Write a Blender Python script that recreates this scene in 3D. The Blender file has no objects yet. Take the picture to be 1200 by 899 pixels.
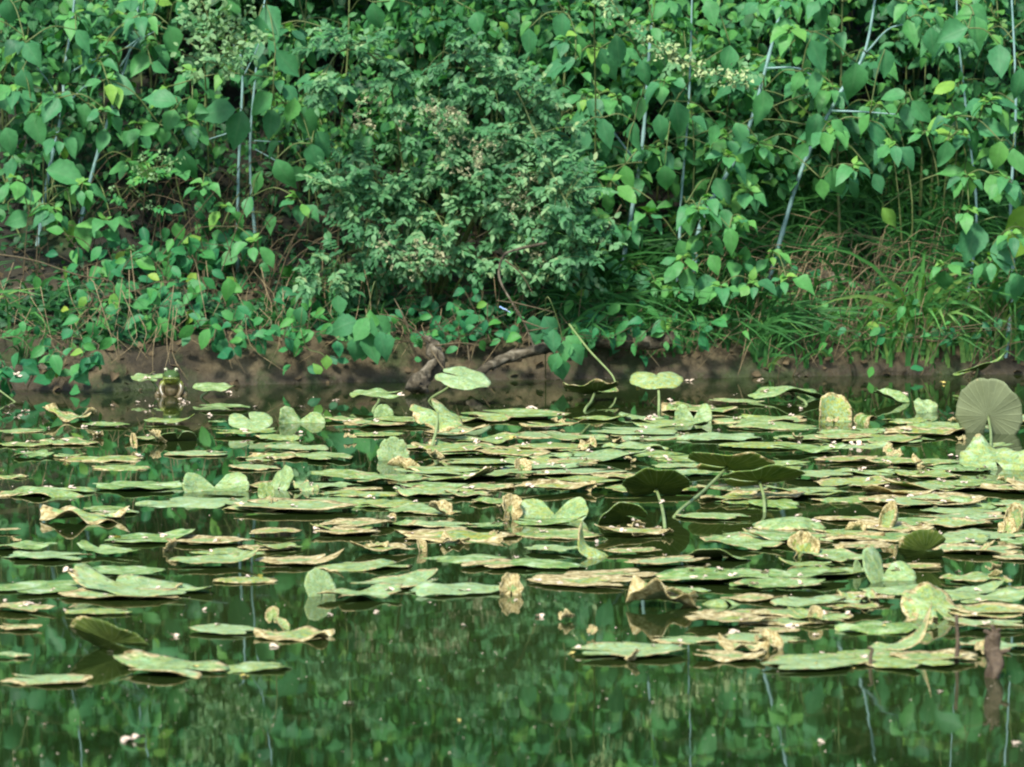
import bpy, math, random
import numpy as np
from mathutils import Vector, Matrix, noise
R = math.radians
random.seed(7); rng = np.random.default_rng(7)
S = bpy.context.scene
C = S.collection

# ------------------------------------------------------------------ camera, sky, sun, exposure
FPX = 6375.0; HC = 1.4; PITCH = math.atan(525/FPX)
cd = bpy.data.cameras.new('camera'); cam = bpy.data.objects.new('camera', cd); C.objects.link(cam)
cd.sensor_width = 36; cd.lens = 36*FPX/1200; cd.clip_start = .1; cd.clip_end = 2000
cam.location = (0, 0, HC); cam.rotation_euler = (R(90)-PITCH, 0, 0)
cd.dof.use_dof = True; cd.dof.focus_distance = 14.6; cd.dof.aperture_fstop = 11
S.camera = cam
W = bpy.data.worlds.new('World'); S.world = W; W.use_nodes = True
nt = W.node_tree; bg = nt.nodes['Background']; sky = nt.nodes.new('ShaderNodeTexSky')
SUN_EL, SUN_AZ = 48, 202          # azimuth: where the light comes from (clockwise from +Y)
sky.sky_type = 'NISHITA'; sky.sun_disc = False; sky.sun_elevation = R(SUN_EL); sky.sun_rotation = R(SUN_AZ)
nt.links.new(sky.outputs[0], bg.inputs[0]); bg.inputs[1].default_value = .11
sl = bpy.data.lights.new('sun', 'SUN'); sl.energy = 2.7; sl.angle = R(7); sl.color = (1, .97, .90)
so = bpy.data.objects.new('sun', sl); C.objects.link(so)
so.rotation_euler = (R(90-SUN_EL), 0, R(180-SUN_AZ)+math.pi)
# light travels along local -Z; set exactly from the direction
dv = Vector((math.sin(R(SUN_AZ))*math.cos(R(SUN_EL)), math.cos(R(SUN_AZ))*math.cos(R(SUN_EL)), math.sin(R(SUN_EL))))
so.rotation_euler = dv.to_track_quat('Z', 'Y').to_euler()
S.view_settings.view_transform = 'Standard'; S.view_settings.look = 'None'
S.view_settings.exposure = 1.33; S.view_settings.gamma = 1
S.cycles.filter_width = 2.1
S.cycles.max_bounces = 8; S.cycles.diffuse_bounces = 4; S.cycles.transparent_max_bounces = 8

# ------------------------------------------------------------------ picture <-> world
cp, sp_ = math.cos(PITCH), math.sin(PITCH)
def at(px, py, Y):                # point seen at pixel (of the 1200x899 photograph) at distance Y
    a = (px-600)/FPX; b = -(py-449.5)/FPX
    dx, dy, dz = a, cp + b*sp_, b*cp - sp_
    t = Y/dy
    return Vector((dx*t, Y, HC+dz*t))
def onwater(px, py, z=0.):
    a = (px-600)/FPX; b = -(py-449.5)/FPX
    dy, dz = cp + b*sp_, b*cp - sp_
    t = (z-HC)/dz
    return Vector((a*t, dy*t, z))
def proj(P):
    P = np.asarray(P, float); x, y, z = P[..., 0], P[..., 1], P[..., 2]-HC
    f = y*cp - z*sp_; u = y*sp_ + z*cp
    return 600+FPX*x/f, 449.5-FPX*u/f
def mpp(py): return onwater(600, py).y/FPX*1.0   # metres per pixel on the water

# ------------------------------------------------------------------ mesh helpers
class MB:
    def __init__(s): s.v = []; s.f = []; s.t = []; s.uv = []; s.n = 0
    def add(s, V, F, tint=.5, uv=None):
        V = np.asarray(V, float).reshape(-1, 3); F = np.asarray(F, int)
        s.v.append(V); s.f.append(F+s.n)
        s.t.append(np.broadcast_to(np.asarray(tint, float), (len(V),)).copy())
        s.uv.append(np.zeros((len(V), 2)) if uv is None else np.asarray(uv, float)); s.n += len(V)
        return s
    def mesh(s, name, origin=(0, 0, 0), smooth=True):
        V = np.concatenate(s.v)-np.asarray(origin, float)
        me = bpy.data.meshes.new(name)
        tot = np.concatenate([np.full(len(f), f.shape[1]) for f in s.f])
        idx = np.concatenate([f.ravel() for f in s.f])
        me.vertices.add(len(V)); me.vertices.foreach_set('co', V.ravel().astype(np.float32))
        me.loops.add(len(idx)); me.loops.foreach_set('vertex_index', idx.astype(np.int32))
        me.polygons.add(len(tot))
        me.polygons.foreach_set('loop_start', np.concatenate([[0], np.cumsum(tot)[:-1]]).astype(np.int32))
        me.polygons.foreach_set('loop_total', tot.astype(np.int32))
        if smooth: me.polygons.foreach_set('use_smooth', np.ones(len(tot), bool))
        me.update(calc_edges=True)
        a = me.attributes.new('tint', 'FLOAT', 'POINT'); a.data.foreach_set('value', np.concatenate(s.t).astype(np.float32))
        a = me.attributes.new('luv', 'FLOAT_VECTOR', 'POINT')
        uv = np.concatenate(s.uv); a.data.foreach_set('vector', np.c_[uv, np.zeros(len(uv))].ravel().astype(np.float32))
        return me
def obj(name, mb, mat, parent=None, smooth=True):
    org = tuple(parent.location) if parent else (0, 0, 0)
    if parent is not None and parent.parent is not None:
        org = tuple(Vector(org)+parent.parent.location)
    me = mb.mesh(name, org, smooth); me.materials.append(mat)
    o = bpy.data.objects.new(name, me); C.objects.link(o)
    if parent: o.parent = parent
    return o
def single(name, mb, mat, loc, **k):   # a thing that is one mesh, origin at its base
    me = mb.mesh(name, loc); me.materials.append(mat)
    o = bpy.data.objects.new(name, me); C.objects.link(o); o.location = loc; tag(o, **k); return o
def tag(o, label=None, cat=None, group=None, kind=None):
    if label: o['label'] = label
    if cat: o['category'] = cat
    if group: o['group'] = group
    if kind: o['kind'] = kind
def thing(name, loc, label, cat, group=None):
    o = bpy.data.objects.new(name, None); C.objects.link(o); o.location = loc; o.empty_display_size = .1
    tag(o, label, cat, group); return o
def catmull(P, n=5):
    P = [np.asarray(p, float) for p in P]
    if len(P) < 3: return np.array([P[0]+(P[1]-P[0])*i/n for i in range(n+1)])
    Q = [2*P[0]-P[1]]+P+[2*P[-1]-P[-2]]; out = []
    for i in range(1, len(Q)-2):
        for k in range(n):
            t = k/n
            out.append(.5*((2*Q[i])+(-Q[i-1]+Q[i+1])*t+(2*Q[i-1]-5*Q[i]+4*Q[i+1]-Q[i+2])*t*t+(-Q[i-1]+3*Q[i]-3*Q[i+1]+Q[i+2])*t**3))
    out.append(P[-1]); return np.array(out)
def tube(mb, P, r0, r1=None, sides=6, n=5, tint=.5, rough=0.):
    if r1 is None: r1 = r0
    Q = catmull(P, n) if n else np.array([np.asarray(p, float) for p in P]); m = len(Q)
    T = np.gradient(Q, axis=0); T /= np.linalg.norm(T, axis=1)[:, None]+1e-9
    up = np.array([0, -1., 0.15]); A = np.cross(T, up); A /= np.linalg.norm(A, axis=1)[:, None]+1e-9; B = np.cross(T, A)
    ang = np.arange(sides)*2*math.pi/sides
    rr = np.interp(np.linspace(0, 1, m), np.linspace(0, 1, len(r0)), r0) if hasattr(r0, '__len__') else np.linspace(r0, r1, m)
    rr = rr[:, None]*np.ones((1, sides))
    if rough:
        rr = rr*(1+rough*np.array([[noise.noise(Vector(Q[i])*28+Vector((math.cos(a), math.sin(a), 0))*1.3) for a in ang] for i in range(m)]))
    V = Q[:, None]+rr[..., None]*(np.cos(ang)[None, :, None]*A[:, None]+np.sin(ang)[None, :, None]*B[:, None])
    i = np.arange(m-1)[:, None]*sides; j = np.arange(sides)[None]; j2 = (j+1) % sides
    F = np.stack([i+j, i+j2, i+sides+j2, i+sides+j], -1).reshape(-1, 4)
    uv = np.stack([np.tile(ang/6.283, (m, 1)), np.tile(np.linspace(0, 1, m)[:, None], (1, sides))], -1).reshape(-1, 2)
    mb.add(V.reshape(-1, 3), F, tint, uv)
    c = np.array([[sides-1-k for k in range(sides)]]); mb.f.append(c+mb.n-len(V.reshape(-1, 3)))
    c = np.array([[k for k in range(sides)]]); mb.f.append(c+mb.n-sides)
# leaf blades ------------------------------------------------------
def leaf_template(kind):
    if kind == 'jewel': prof = [0, .17, .32, .43, .49, .50, .475, .43, .365, .28, .19, .09, 0]
    elif kind == 'round': prof = [0, .36, .49, .53, .50, .40, .22, 0]
    elif kind == 'lance': prof = [0, .12, .16, .15, .11, .06, 0]
    elif kind == 'small': prof = [0, .32, .42, .28, 0]
    else: prof = [0, .34, .46, .42, .26, 0]          # plain oval
    n = len(prof)-1; V = []; uv = []
    for i, w in enumerate(prof):
        v = i/n; tooth = 1.0
        if kind == 'jewel' and 0 < i < n: tooth = 1.035 if i % 2 else .975
        zc = -.30*v*v if kind == 'jewel' else -.28*v*v
        V += [(-w*tooth, v, zc), (0, v, zc), (w*tooth, v, zc)]; uv += [(-1, v), (0, v), (1, v)]
    F = []
    for i in range(n):
        a = 3*i
        F += [(a, a+1, a+4, a+3), (a+1, a+2, a+5, a+4)]
    return np.array(V), np.array(F), np.array(uv)
TPL = {k: leaf_template(k) for k in ('jewel', 'round', 'lance', 'small', 'oval')}
def leaves(mb, kind, base, d, n, L, Wd, tint):
    """many blades at once: base, tip direction, face normal (arrays), lengths, width ratios"""
    V, F, uv = TPL[kind]; base, d, n = (np.asarray(a, float).reshape(-1, 3) for a in (base, d, n)); N = len(base)
    L = np.broadcast_to(L, (N,)); Wd = np.broadcast_to(Wd, (N,)); tint = np.broadcast_to(tint, (N,))
    d = d/(np.linalg.norm(d, axis=1)[:, None]+1e-9); x = np.cross(d, n); x /= np.linalg.norm(x, axis=1)[:, None]+1e-9; z = np.cross(x, d)
    curl = rng.uniform(-.1, 1.9, N)[:, None]; fd = rng.uniform(-.15, .75, N)[:, None]; bend = rng.normal(0, .13, N)[:, None]; tw = rng.normal(0, .45, N)[:, None]
    u0, v0, z0 = V[None, :, 0]*Wd[:, None]*rng.uniform(.94, 1.06, (N, len(V))), V[None, :, 1], V[None, :, 2]*curl
    uu = u0*np.cos(tw*v0)+bend*v0*v0; zz_ = z0+np.abs(u0)*fd+u0*np.sin(tw*v0)+.035*np.sin(v0*9+tw*20)*np.sign(u0)
    P = base[:, None]+L[:, None, None]*(uu[..., None]*x[:, None]+v0[..., None]*d[:, None]+zz_[..., None]*z[:, None])
    FF = (F[None]+(np.arange(N)*len(V))[:, None, None]).reshape(-1, 4)
    mb.add(P.reshape(-1, 3), FF, np.repeat(tint, len(V)), np.tile(uv, (N, 1)))
def rv(N): a = rng.normal(size=(N, 3)); return a/np.linalg.norm(a, axis=1)[:, None]

# ------------------------------------------------------------------ materials
def mat(name): 
    m = bpy.data.materials.new(name); m.use_nodes = True; t = m.node_tree
    return m, t, t.nodes['Principled BSDF'], t.nodes['Material Output']
def N(t, typ, **k):
    n = t.nodes.new(typ)
    for a, b in k.items(): setattr(n, a, b)
    return n
def ramp(t, stops):
    n = N(t, 'ShaderNodeValToRGB'); e = n.color_ramp.elements
    while len(e) < len(stops): e.new(.5)
    for q, (p, c) in zip(e, stops): q.position = p; q.color = (*c, 1)
    return n
def nz(t, scale, detail=3, rough=.55, vec=None, dist=0):
    n = N(t, 'ShaderNodeTexNoise'); n.inputs['Scale'].default_value = scale; n.inputs['Detail'].default_value = detail
    n.inputs['Roughness'].default_value = rough; n.inputs['Distortion'].default_value = dist
    if vec is not None: t.links.new(vec, n.inputs['Vector'])
    return n
def mixc(t, fac, a, b, mode='MIX'):
    n = N(t, 'ShaderNodeMix', data_type='RGBA', blend_type=mode)
    for sock, v in ((n.inputs[0], fac), (n.inputs[6], a), (n.inputs[7], b)):
        if isinstance(v, (int, float)): sock.default_value = v
        elif isinstance(v, tuple): sock.default_value = (*v, 1)
        else: t.links.new(v, sock)
    return n.outputs[2]
def math_(t, op, a, b=None, clamp=False):
    n = N(t, 'ShaderNodeMath', operation=op, use_clamp=clamp)
    for s_, v in zip(n.inputs, (a, b)):
        if v is None: continue
        if isinstance(v, (int, float)): s_.default_value = v
        else: t.links.new(v, s_)
    return n.outputs[0]
def attr(t, name): return N(t, 'ShaderNodeAttribute', attribute_name=name)
def leaf_mat(name, stops, rough=.5, trans=.30, rib=.13):
    m, t, p, out = mat(name)
    a = attr(t, 'tint'); r = ramp(t, stops); t.links.new(a.outputs['Fac'], r.inputs[0])
    tc = N(t, 'ShaderNodeTexCoord'); n1 = nz(t, 55, 3, .6, tc.outputs['Object'])
    c = mixc(t, .35, r.outputs[0], n1.outputs['Fac'], 'OVERLAY')
    uv = attr(t, 'luv'); sx = N(t, 'ShaderNodeSeparateXYZ'); t.links.new(uv.outputs['Vector'], sx.inputs[0])
    mid = math_(t, 'SUBTRACT', 1, math_(t, 'MULTIPLY', math_(t, 'ABSOLUTE', sx.outputs[0]), 6), True)
    # side veins: slanting stripes off the midrib
    vv = math_(t, 'SUBTRACT', math_(t, 'MULTIPLY', sx.outputs[1], 7), math_(t, 'MULTIPLY', math_(t, 'ABSOLUTE', sx.outputs[0]), 2.2))
    st = math_(t, 'POWER', math_(t, 'ABSOLUTE', math_(t, 'SINE', math_(t, 'MULTIPLY', vv, 3.1416))), 14)
    ve = math_(t, 'MAXIMUM', mid, math_(t, 'MULTIPLY', st, 0))
    ve = math_(t, 'MAXIMUM', ve, math_(t, 'MULTIPLY', math_(t, 'POWER', math_(t, 'SUBTRACT', 1, math_(t, 'ABSOLUTE', math_(t, 'SINE', math_(t, 'MULTIPLY', vv, 3.1416)))), 6), .6))
    c = mixc(t, math_(t, 'MULTIPLY', ve, rib), c, (.22, .36, .18))
    t.links.new(c, p.inputs['Base Color']); p.inputs['Roughness'].default_value = rough; p.inputs['Specular IOR Level'].default_value = .28
    b = N(t, 'ShaderNodeBump'); b.inputs['Strength'].default_value = .25; b.inputs['Distance'].default_value = .002
    t.links.new(ve, b.inputs['Height']); t.links.new(b.outputs[0], p.inputs['Normal'])
    tr = N(t, 'ShaderNodeBsdfTranslucent'); t.links.new(mixc(t, 1., c, (1., 1.25, .45), 'MULTIPLY'), tr.inputs[0])
    ms = N(t, 'ShaderNodeMixShader'); ms.inputs[0].default_value = trans
    t.links.new(p.outputs[0], ms.inputs[1]); t.links.new(tr.outputs[0], ms.inputs[2]); t.links.new(ms.outputs[0], out.inputs[0])
    return m
M = {}
M['jewel'] = leaf_mat('jewelweed_leaf', [(0, (.030, .125, .055)), (.45, (.058, .220, .082)), (.8, (.095, .30, .070)), (1, (.20, .37, .05))])
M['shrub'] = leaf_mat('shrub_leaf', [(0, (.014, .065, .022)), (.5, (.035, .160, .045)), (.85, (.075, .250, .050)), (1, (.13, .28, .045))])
M['rose'] = leaf_mat('rose_leaf', [(0, (.022, .095, .035)), (.5, (.065, .205, .075)), (.85, (.15, .31, .13)), (1, (.30, .40, .18))], .5)
M['vine'] = leaf_mat('vine_leaf', [(0, (.014, .11, .05)), (.5, (.032, .19, .065)), (.85, (.08, .28, .05)), (1, (.48, .46, .04))], .5)
M['grass'] = leaf_mat('grass_blade', [(0, (.02, .085, .02)), (.5, (.045, .17, .04)), (.85, (.09, .27, .06)), (1, (.2, .34, .08))], .5, .3, .1)
def plain(name, stops, scale=20, rough=.7, bump=.3, bd=.004, coord='Object', spec=.3, stretch=None):
    m, t, p, out = mat(name); tc = N(t, 'ShaderNodeTexCoord'); v = tc.outputs[coord]
    if stretch:
        mp = N(t, 'ShaderNodeMapping'); mp.inputs['Scale'].default_value = stretch; t.links.new(v, mp.inputs[0]); v = mp.outputs[0]
    n1 = nz(t, scale, 6, .65, v, .4); r = ramp(t, stops); t.links.new(n1.outputs['Fac'], r.inputs[0])
    t.links.new(r.outputs[0], p.inputs['Base Color']); p.inputs['Roughness'].default_value = rough; p.inputs['Specular IOR Level'].default_value = spec
    b = N(t, 'ShaderNodeBump'); b.inputs['Strength'].default_value = bump; b.inputs['Distance'].default_value = bd
    n2 = nz(t, scale*3, 5, .7, v); t.links.new(n2.outputs['Fac'], b.inputs['Height']); t.links.new(b.outputs[0], p.inputs['Normal'])
    return m
M['jstem'] = plain('jewelweed_stem', [(.3, (.12, .24, .20)), (.6, (.22, .35, .33)), (.8, (.16, .28, .16))], 30, .4, .15, .002)
M['cane'] = plain('green_cane', [(.3, (.06, .11, .025)), (.7, (.15, .17, .06))], 30, .6)
M['woody'] = plain('brown_twig', [(.3, (.05, .04, .02)), (.7, (.15, .115, .06))], 40, .8)
M['bark'] = plain('weathered_bark', [(.36, (.022, .018, .010)), (.5, (.085, .070, .042)), (.64, (.22, .19, .13))], 25, .85, .8, .01)
M['wetwood'] = plain('wet_rotten_wood', [(.25, (.03, .022, .016)), (.55, (.12, .085, .05)), (.8, (.26, .21, .15))], 60, .5, .7, .006)
M['dead'] = plain('dead_grass', [(.3, (.12, .09, .04)), (.7, (.34, .26, .14))], 30, .8)
M['sprig'] = plain('dry_flower_sprig', [(.3, (.14, .18, .07)), (.5, (.30, .31, .17)), (.75, (.40, .34, .22))], 60, .8)
M['cream'] = plain('cream_blossom', [(.3, (.20, .30, .10)), (.7, (.42, .48, .24))], 60, .8)
M['stalk'] = plain('pad_stalk', [(.3, (.13, .20, .06)), (.7, (.26, .32, .13))], 30, .45, .2, .002)
M['litter'] = plain('leaf_litter', [(.3, (.04, .03, .014)), (.55, (.11, .08, .04)), (.8, (.24, .19, .11))], 14, .85)

# soil
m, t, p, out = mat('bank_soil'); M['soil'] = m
tc = N(t, 'ShaderNodeTexCoord'); n1 = nz(t, 3.5, 8, .65, tc.outputs['Object'], .5); n2 = nz(t, 40, 6, .7, tc.outputs['Object'])
r = ramp(t, [(.36, (.024, .018, .008)), (.5, (.080, .060, .028)), (.64, (.17, .135, .070))]); t.links.new(n1.outputs['Fac'], r.inputs[0])
c = mixc(t, .5, r.outputs[0], n2.outputs['Fac'], 'OVERLAY')
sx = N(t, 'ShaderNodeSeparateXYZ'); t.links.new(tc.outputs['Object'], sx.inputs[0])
n3 = nz(t, 9, 4, .6, tc.outputs['Object'])
wet = math_(t, 'SUBTRACT', math_(t, 'ADD', .9, math_(t, 'MULTIPLY', n3.outputs['Fac'], .6)), math_(t, 'MULTIPLY', sx.outputs[2], 28), True)
c = mixc(t, wet, c, (.052, .040, .020)); slope_shade = math_(t, 'MULTIPLY', math_(t, 'SUBTRACT', sx.outputs[2], .18), 6, True); c = mixc(t, slope_shade, c, (.016, .015, .007)); t.links.new(c, p.inputs['Base Color'])  # higher up, shade under the overhanging plants is painted into the soil colour
moss = nz(t, 6, 5, .6, tc.outputs['Object'])
rm = ramp(t, [(.50, (0, 0, 0)), (.60, (1, 1, 1))]); t.links.new(moss.outputs['Fac'], rm.inputs[0])
c2 = mixc(t, math_(t, 'MULTIPLY', rm.outputs[0], .75), c, (.035, .06, .012)); t.links.new(c2, p.inputs['Base Color'])
t.links.new(math_(t, 'SUBTRACT', .9, math_(t, 'MULTIPLY', wet, .55)), p.inputs['Roughness'])
b = N(t, 'ShaderNodeBump'); b.inputs['Strength'].default_value = .9; b.inputs['Distance'].default_value = .02
t.links.new(n2.outputs['Fac'], b.inputs['Height']); t.links.new(b.outputs[0], p.inputs['Normal'])
# water
m, t, p, out = mat('pond_water'); M['water'] = m
tc = N(t, 'ShaderNodeTexCoord'); mp = N(t, 'ShaderNodeMapping'); mp.inputs['Scale'].default_value = (1, .55, 1); t.links.new(tc.outputs['Object'], mp.inputs[0])
n1 = nz(t, 5, 2, .5, mp.outputs[0]); n2 = nz(t, .6, 3, .5, tc.outputs['Object'])
r = ramp(t, [(.35, (.009, .020, .004)), (.65, (.020, .032, .007))]); t.links.new(n2.outputs['Fac'], r.inputs[0]); t.links.new(r.outputs[0], p.inputs['Base Color'])
p.inputs['Roughness'].default_value = .022; p.inputs['IOR'].default_value = 1.333
b = N(t, 'ShaderNodeBump'); b.inputs['Strength'].default_value = .07; b.inputs['Distance'].default_value = .004
t.links.new(n1.outputs['Fac'], b.inputs['Height']); t.links.new(b.outputs[0], p.inputs['Normal'])
# lily pad: object colour R = yellowing, G = browning, B = paleness
def pad_mat(name, under=False):
    m, t, p, out = mat(name); tc = N(t, 'ShaderNodeTexCoord'); oi = N(t, 'ShaderNodeObjectInfo')
    sc = N(t, 'ShaderNodeSeparateColor'); t.links.new(oi.outputs['Color'], sc.inputs[0])
    off = N(t, 'ShaderNodeVectorMath', operation='ADD'); t.links.new(tc.outputs['Object'], off.inputs[0])
    cmb = N(t, 'ShaderNodeCombineXYZ'); q = math_(t, 'MULTIPLY', oi.outputs['Random'], 37.); t.links.new(q, cmb.inputs[0]); t.links.new(q, cmb.inputs[1])
    t.links.new(cmb.outputs[0], off.inputs[1]); v = off.outputs[0]
    big = nz(t, 2.2, 6, .65, v, .6); mid = nz(t, 6.5, 6, .7, v, .4); fine = nz(t, 16, 4, .7, v)
    if under:
        r = ramp(t, [(.3, (.035, .070, .008)), (.6, (.085, .12, .018)), (.8, (.15, .15, .03))])
        t.links.new(big.outputs['Fac'], r.inputs[0]); c = r.outputs[0]
        c = mixc(t, math_(t, 'MULTIPLY', sc.outputs[2], .8), c, (.19, .215, .12))
    else:
        r = ramp(t, [(.36, (.045, .145, .035)), (.47, (.12, .26, .07)), (.55, (.24, .40, .15)), (.64, (.42, .55, .34))])
        t.links.new(big.outputs['Fac'], r.inputs[0])
        c = mixc(t, math_(t, 'MULTIPLY', sc.outputs[2], .5), r.outputs[0], (.33, .47, .28))
        yl = ramp(t, [(.42, (0, 0, 0)), (.58, (1, 1, 1))]); t.links.new(mid.outputs['Fac'], yl.inputs[0])
        c = mixc(t, math_(t, 'MULTIPLY', yl.outputs[0], math_(t, 'ADD', math_(t, 'MULTIPLY', sc.outputs[0], .7), .35)), c, (.33, .33, .04))
        fr = ramp(t, [(.57, (0, 0, 0)), (.64, (1, 1, 1))]); t.links.new(fine.outputs['Fac'], fr.inputs[0])
        c = mixc(t, math_(t, 'MULTIPLY', fr.outputs[0], .6), c, (.52, .52, .34))
        mp_ = ramp(t, [(.55, (0, 0, 0)), (.62, (1, 1, 1))]); n5 = nz(t, 9, 5, .7, v, .5); t.links.new(n5.outputs['Fac'], mp_.inputs[0])
        c = mixc(t, math_(t, 'MULTIPLY', mp_.outputs[0], math_(t, 'ADD', math_(t, 'MULTIPLY', sc.outputs[1], .5), .5)), c, (.085, .085, .025))
    # brown dying margin / patches
    uv = attr(t, 'luv'); sx = N(t, 'ShaderNodeSeparateXYZ'); t.links.new(uv.outputs['Vector'], sx.inputs[0])
    e = math_(t, 'ADD', sx.outputs[0], math_(t, 'MULTIPLY', math_(t, 'SUBTRACT', big.outputs['Fac'], .5), 1.6))
    th = math_(t, 'SUBTRACT', 1.20, math_(t, 'MULTIPLY', sc.outputs[1], 1.0))
    br = math_(t, 'MULTIPLY', math_(t, 'SUBTRACT', e, th), 12, True)
    bc = ramp(t, [(.36, (.12, .08, .025)), (.5, (.44, .35, .15)), (.62, (.66, .58, .33))]); t.links.new(mid.outputs['Fac'], bc.inputs[0])
    c = mixc(t, br, c, bc.outputs[0])
    # veins fan out from the stalk
    an = math_(t, 'POWER', math_(t, 'SUBTRACT', 1, math_(t, 'ABSOLUTE', math_(t, 'SINE', math_(t, 'MULTIPLY', sx.outputs[1], 13)))), 5)
    c = mixc(t, math_(t, 'MULTIPLY', an, .22 if not under else .3), c, (.34, .40, .20))
    t.links.new(c, p.inputs['Base Color']); p.inputs['Roughness'].default_value = .65; p.inputs['Specular IOR Level'].default_value = .12
    b = N(t, 'ShaderNodeBump'); b.inputs['Strength'].default_value = .5; b.inputs['Distance'].default_value = .004
    hh = math_(t, 'ADD', math_(t, 'MULTIPLY', an, .6), mid.outputs['Fac']); t.links.new(hh, b.inputs['Height']); t.links.new(b.outputs[0], p.inputs['Normal'])
    tr = N(t, 'ShaderNodeBsdfTranslucent'); t.links.new(mixc(t, 1., c, (.9, 1.1, .4), 'MULTIPLY'), tr.inputs[0])
    ms = N(t, 'ShaderNodeMixShader'); ms.inputs[0].default_value = .12
    t.links.new(p.outputs[0], ms.inputs[1]); t.links.new(tr.outputs[0], ms.inputs[2]); t.links.new(ms.outputs[0], out.inputs[0])
    return m
M['pad'] = pad_mat('lily_pad_top'); M['padu'] = pad_mat('lily_pad_underside', True)
M['petal'] = plain('fallen_petal', [(.3, (.50, .32, .24)), (.5, (.62, .50, .38)), (.7, (.72, .62, .42))], 25, .6, .2, .002, 'Generated')
M['petaly'] = plain('yellow_fallen_leaf', [(.3, (.50, .38, .08)), (.7, (.66, .56, .18))], 25, .6, .2, .002, 'Generated')

# ------------------------------------------------------------------ setting: ground, water
def bank_y(x):                       # where the water ends
    px = 600+x*375
    py = np.interp(px, [-400, 0, 130, 250, 400, 600, 800, 1000, 1200, 1700], [456, 457, 460, 453, 449, 446, 444, 441, 439, 438])
    return 8925/(py+75)
TT = [-60, -15, -3, -.6, 0, .05, .12, .3, .6, 1.2, 2., 4, 8, 20, 60]
ZZ = [-.9, -.9, -.7, -.18, -.01, .07, .13, .19, .30, .60, 1.0, 1.9, 2.6, 3.2, 4.0]
def ground(x, y):
    t_ = y-bank_y(x); z = float(np.interp(t_, TT, ZZ))
    k = min(1, max(0, (t_+.1)*4))
    z += k*(.05*noise.noise(Vector((x*3, y*3, 1)))+.022*noise.noise(Vector((x*13, y*13, 5)))+.008*noise.noise(Vector((x*45, y*45, 9))))
    if y < 6: z = max(z, .9*(1-max(0, (y+1))/7)-.3) if y > -1 else .6
    if abs(x) > 30: z = max(z, min(1.5, (abs(x)-30)*.2-.6))
    return z
def onbank(px, py, lift=0.):          # the point of the bank seen at a pixel, moved towards the viewer by lift
    Y = bank_y((px-600)/375)-.02
    while Y < 19.5:
        p_ = at(px, py, Y)
        if p_.z < ground(p_.x, Y): break
        Y += .015
    return at(px, py, Y-lift)
xs = np.concatenate([-np.geomspace(200, 3.2, 22), np.linspace(-3, 3, 240), np.geomspace(3.2, 200, 22)])
ys = np.concatenate([[-60, -20, -8, -4, -1, 1, 3, 4, 5, 6, 8, 10, 12, 14, 15.5], np.linspace(16.2, 18.2, 90), np.linspace(18.25, 20.5, 30), np.geomspace(21, 250, 20)])
V = [(x, y, ground(x, y)) for y in ys for x in xs]; nx = len(xs)
F = [(j*nx+i, j*nx+i+1, (j+1)*nx+i+1, (j+1)*nx+i) for j in range(len(ys)-1) for i in range(nx-1)]
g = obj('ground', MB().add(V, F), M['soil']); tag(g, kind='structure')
w = obj('water', MB().add([(-31, 1.5, 0), (31, 1.5, 0), (31, 19, 0), (-31, 19, 0)], [(0, 1, 2, 3)]), M['water']); tag(w, kind='structure')

# ------------------------------------------------------------------ vegetation on the bank
HOLES = [(225, 235, 55, 30), (340, 255, 30, 30), (1010, 245, 120, 40), (770, 285, 45, 35), (590, 365, 150, 40), (1060, 380, 140, 60), (200, 400, 220, 30), (700, 380, 90, 45), (455, 195, 26, 18), (560, 262, 26, 20), (505, 228, 20, 14), (415, 285, 22, 20), (600, 135, 24, 14), (540, 75, 24, 16)]
HOLES += [(rng.uniform(-50, 1250), rng.uniform(0, 250), rng.uniform(16, 36), rng.uniform(14, 26)) for _ in range(34)]
def keep(P, pr=.9):
    px, py = proj(P); k = np.ones(len(P), bool)
    for (cx, cy, a, b_) in HOLES:
        ins = ((px-cx)/a)**2+((py-cy)/b_)**2 < 1
        k &= ~(ins & (rng.random(len(P)) < pr))
    return k
def filler(px0, px1, Y0, thick, n, size, label, tint0, tints=.22, kind='oval', matn='shrub', low=None, top=1.9, name='shrub', mode=0):
    x0, x1 = (px0-600)/370, (px1-600)/370
    xc = (x0+x1)/2; root = thing(name, (xc, Y0, ground(xc, Y0)), label, 'shrub', 'leafy shrubs on the bank')
    # several clumps joined by stems, so that crowns have light and dark parts
    nc = max(8, int(n/26)); mbL = MB(); mbS = MB()
    cx = rng.normal(xc, (x1-x0)*.30, nc); cy = Y0+rng.uniform(-.05, thick, nc)
    for i in range(nc):
        gz = ground(cx[i], cy[i]); zt = rng.uniform(.08, 1)**.8
        cz = gz+zt*max(.25, top-gz)
        if low is not None: cz = max(cz, low+rng.uniform(0, .1))
        c = np.array([cx[i], cy[i]+rng.normal(0, .03), cz])
        if not keep(c[None], .95)[0]: continue
        k = int(n/nc); off = rng.normal(size=(k, 3))*np.array([.10, .07, .07])*size/.05
        P = c+off; P = P[keep(P, .7)]; k = len(P)
        if not k: continue
        d = rv(k)*.7+np.array([0, -.35, -.35])+off[:k]*4; nn = rv(k)*.45+np.array([0, -.5, .75])
        leaves(mbL, kind, P, d, nn, size*rng.uniform(.5, 1.3, k), rng.uniform(.62, .9, k), np.clip(rng.normal(tint0, tints, k)+rng.normal(0, .1), 0, 1))
        b0 = np.array([xc+(c[0]-xc)*.5, cy[i], ground(xc+(c[0]-xc)*.5, cy[i])-.03])
        if i % 4 == 0: tube(mbS, [b0, (b0+c)/2+rng.normal(0, .04, 3), c], .004, .0015, 5, 4)
    obj('foliage', mbL, M[matn], root); obj('stems', mbS, M['cane'], root); return root
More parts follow.
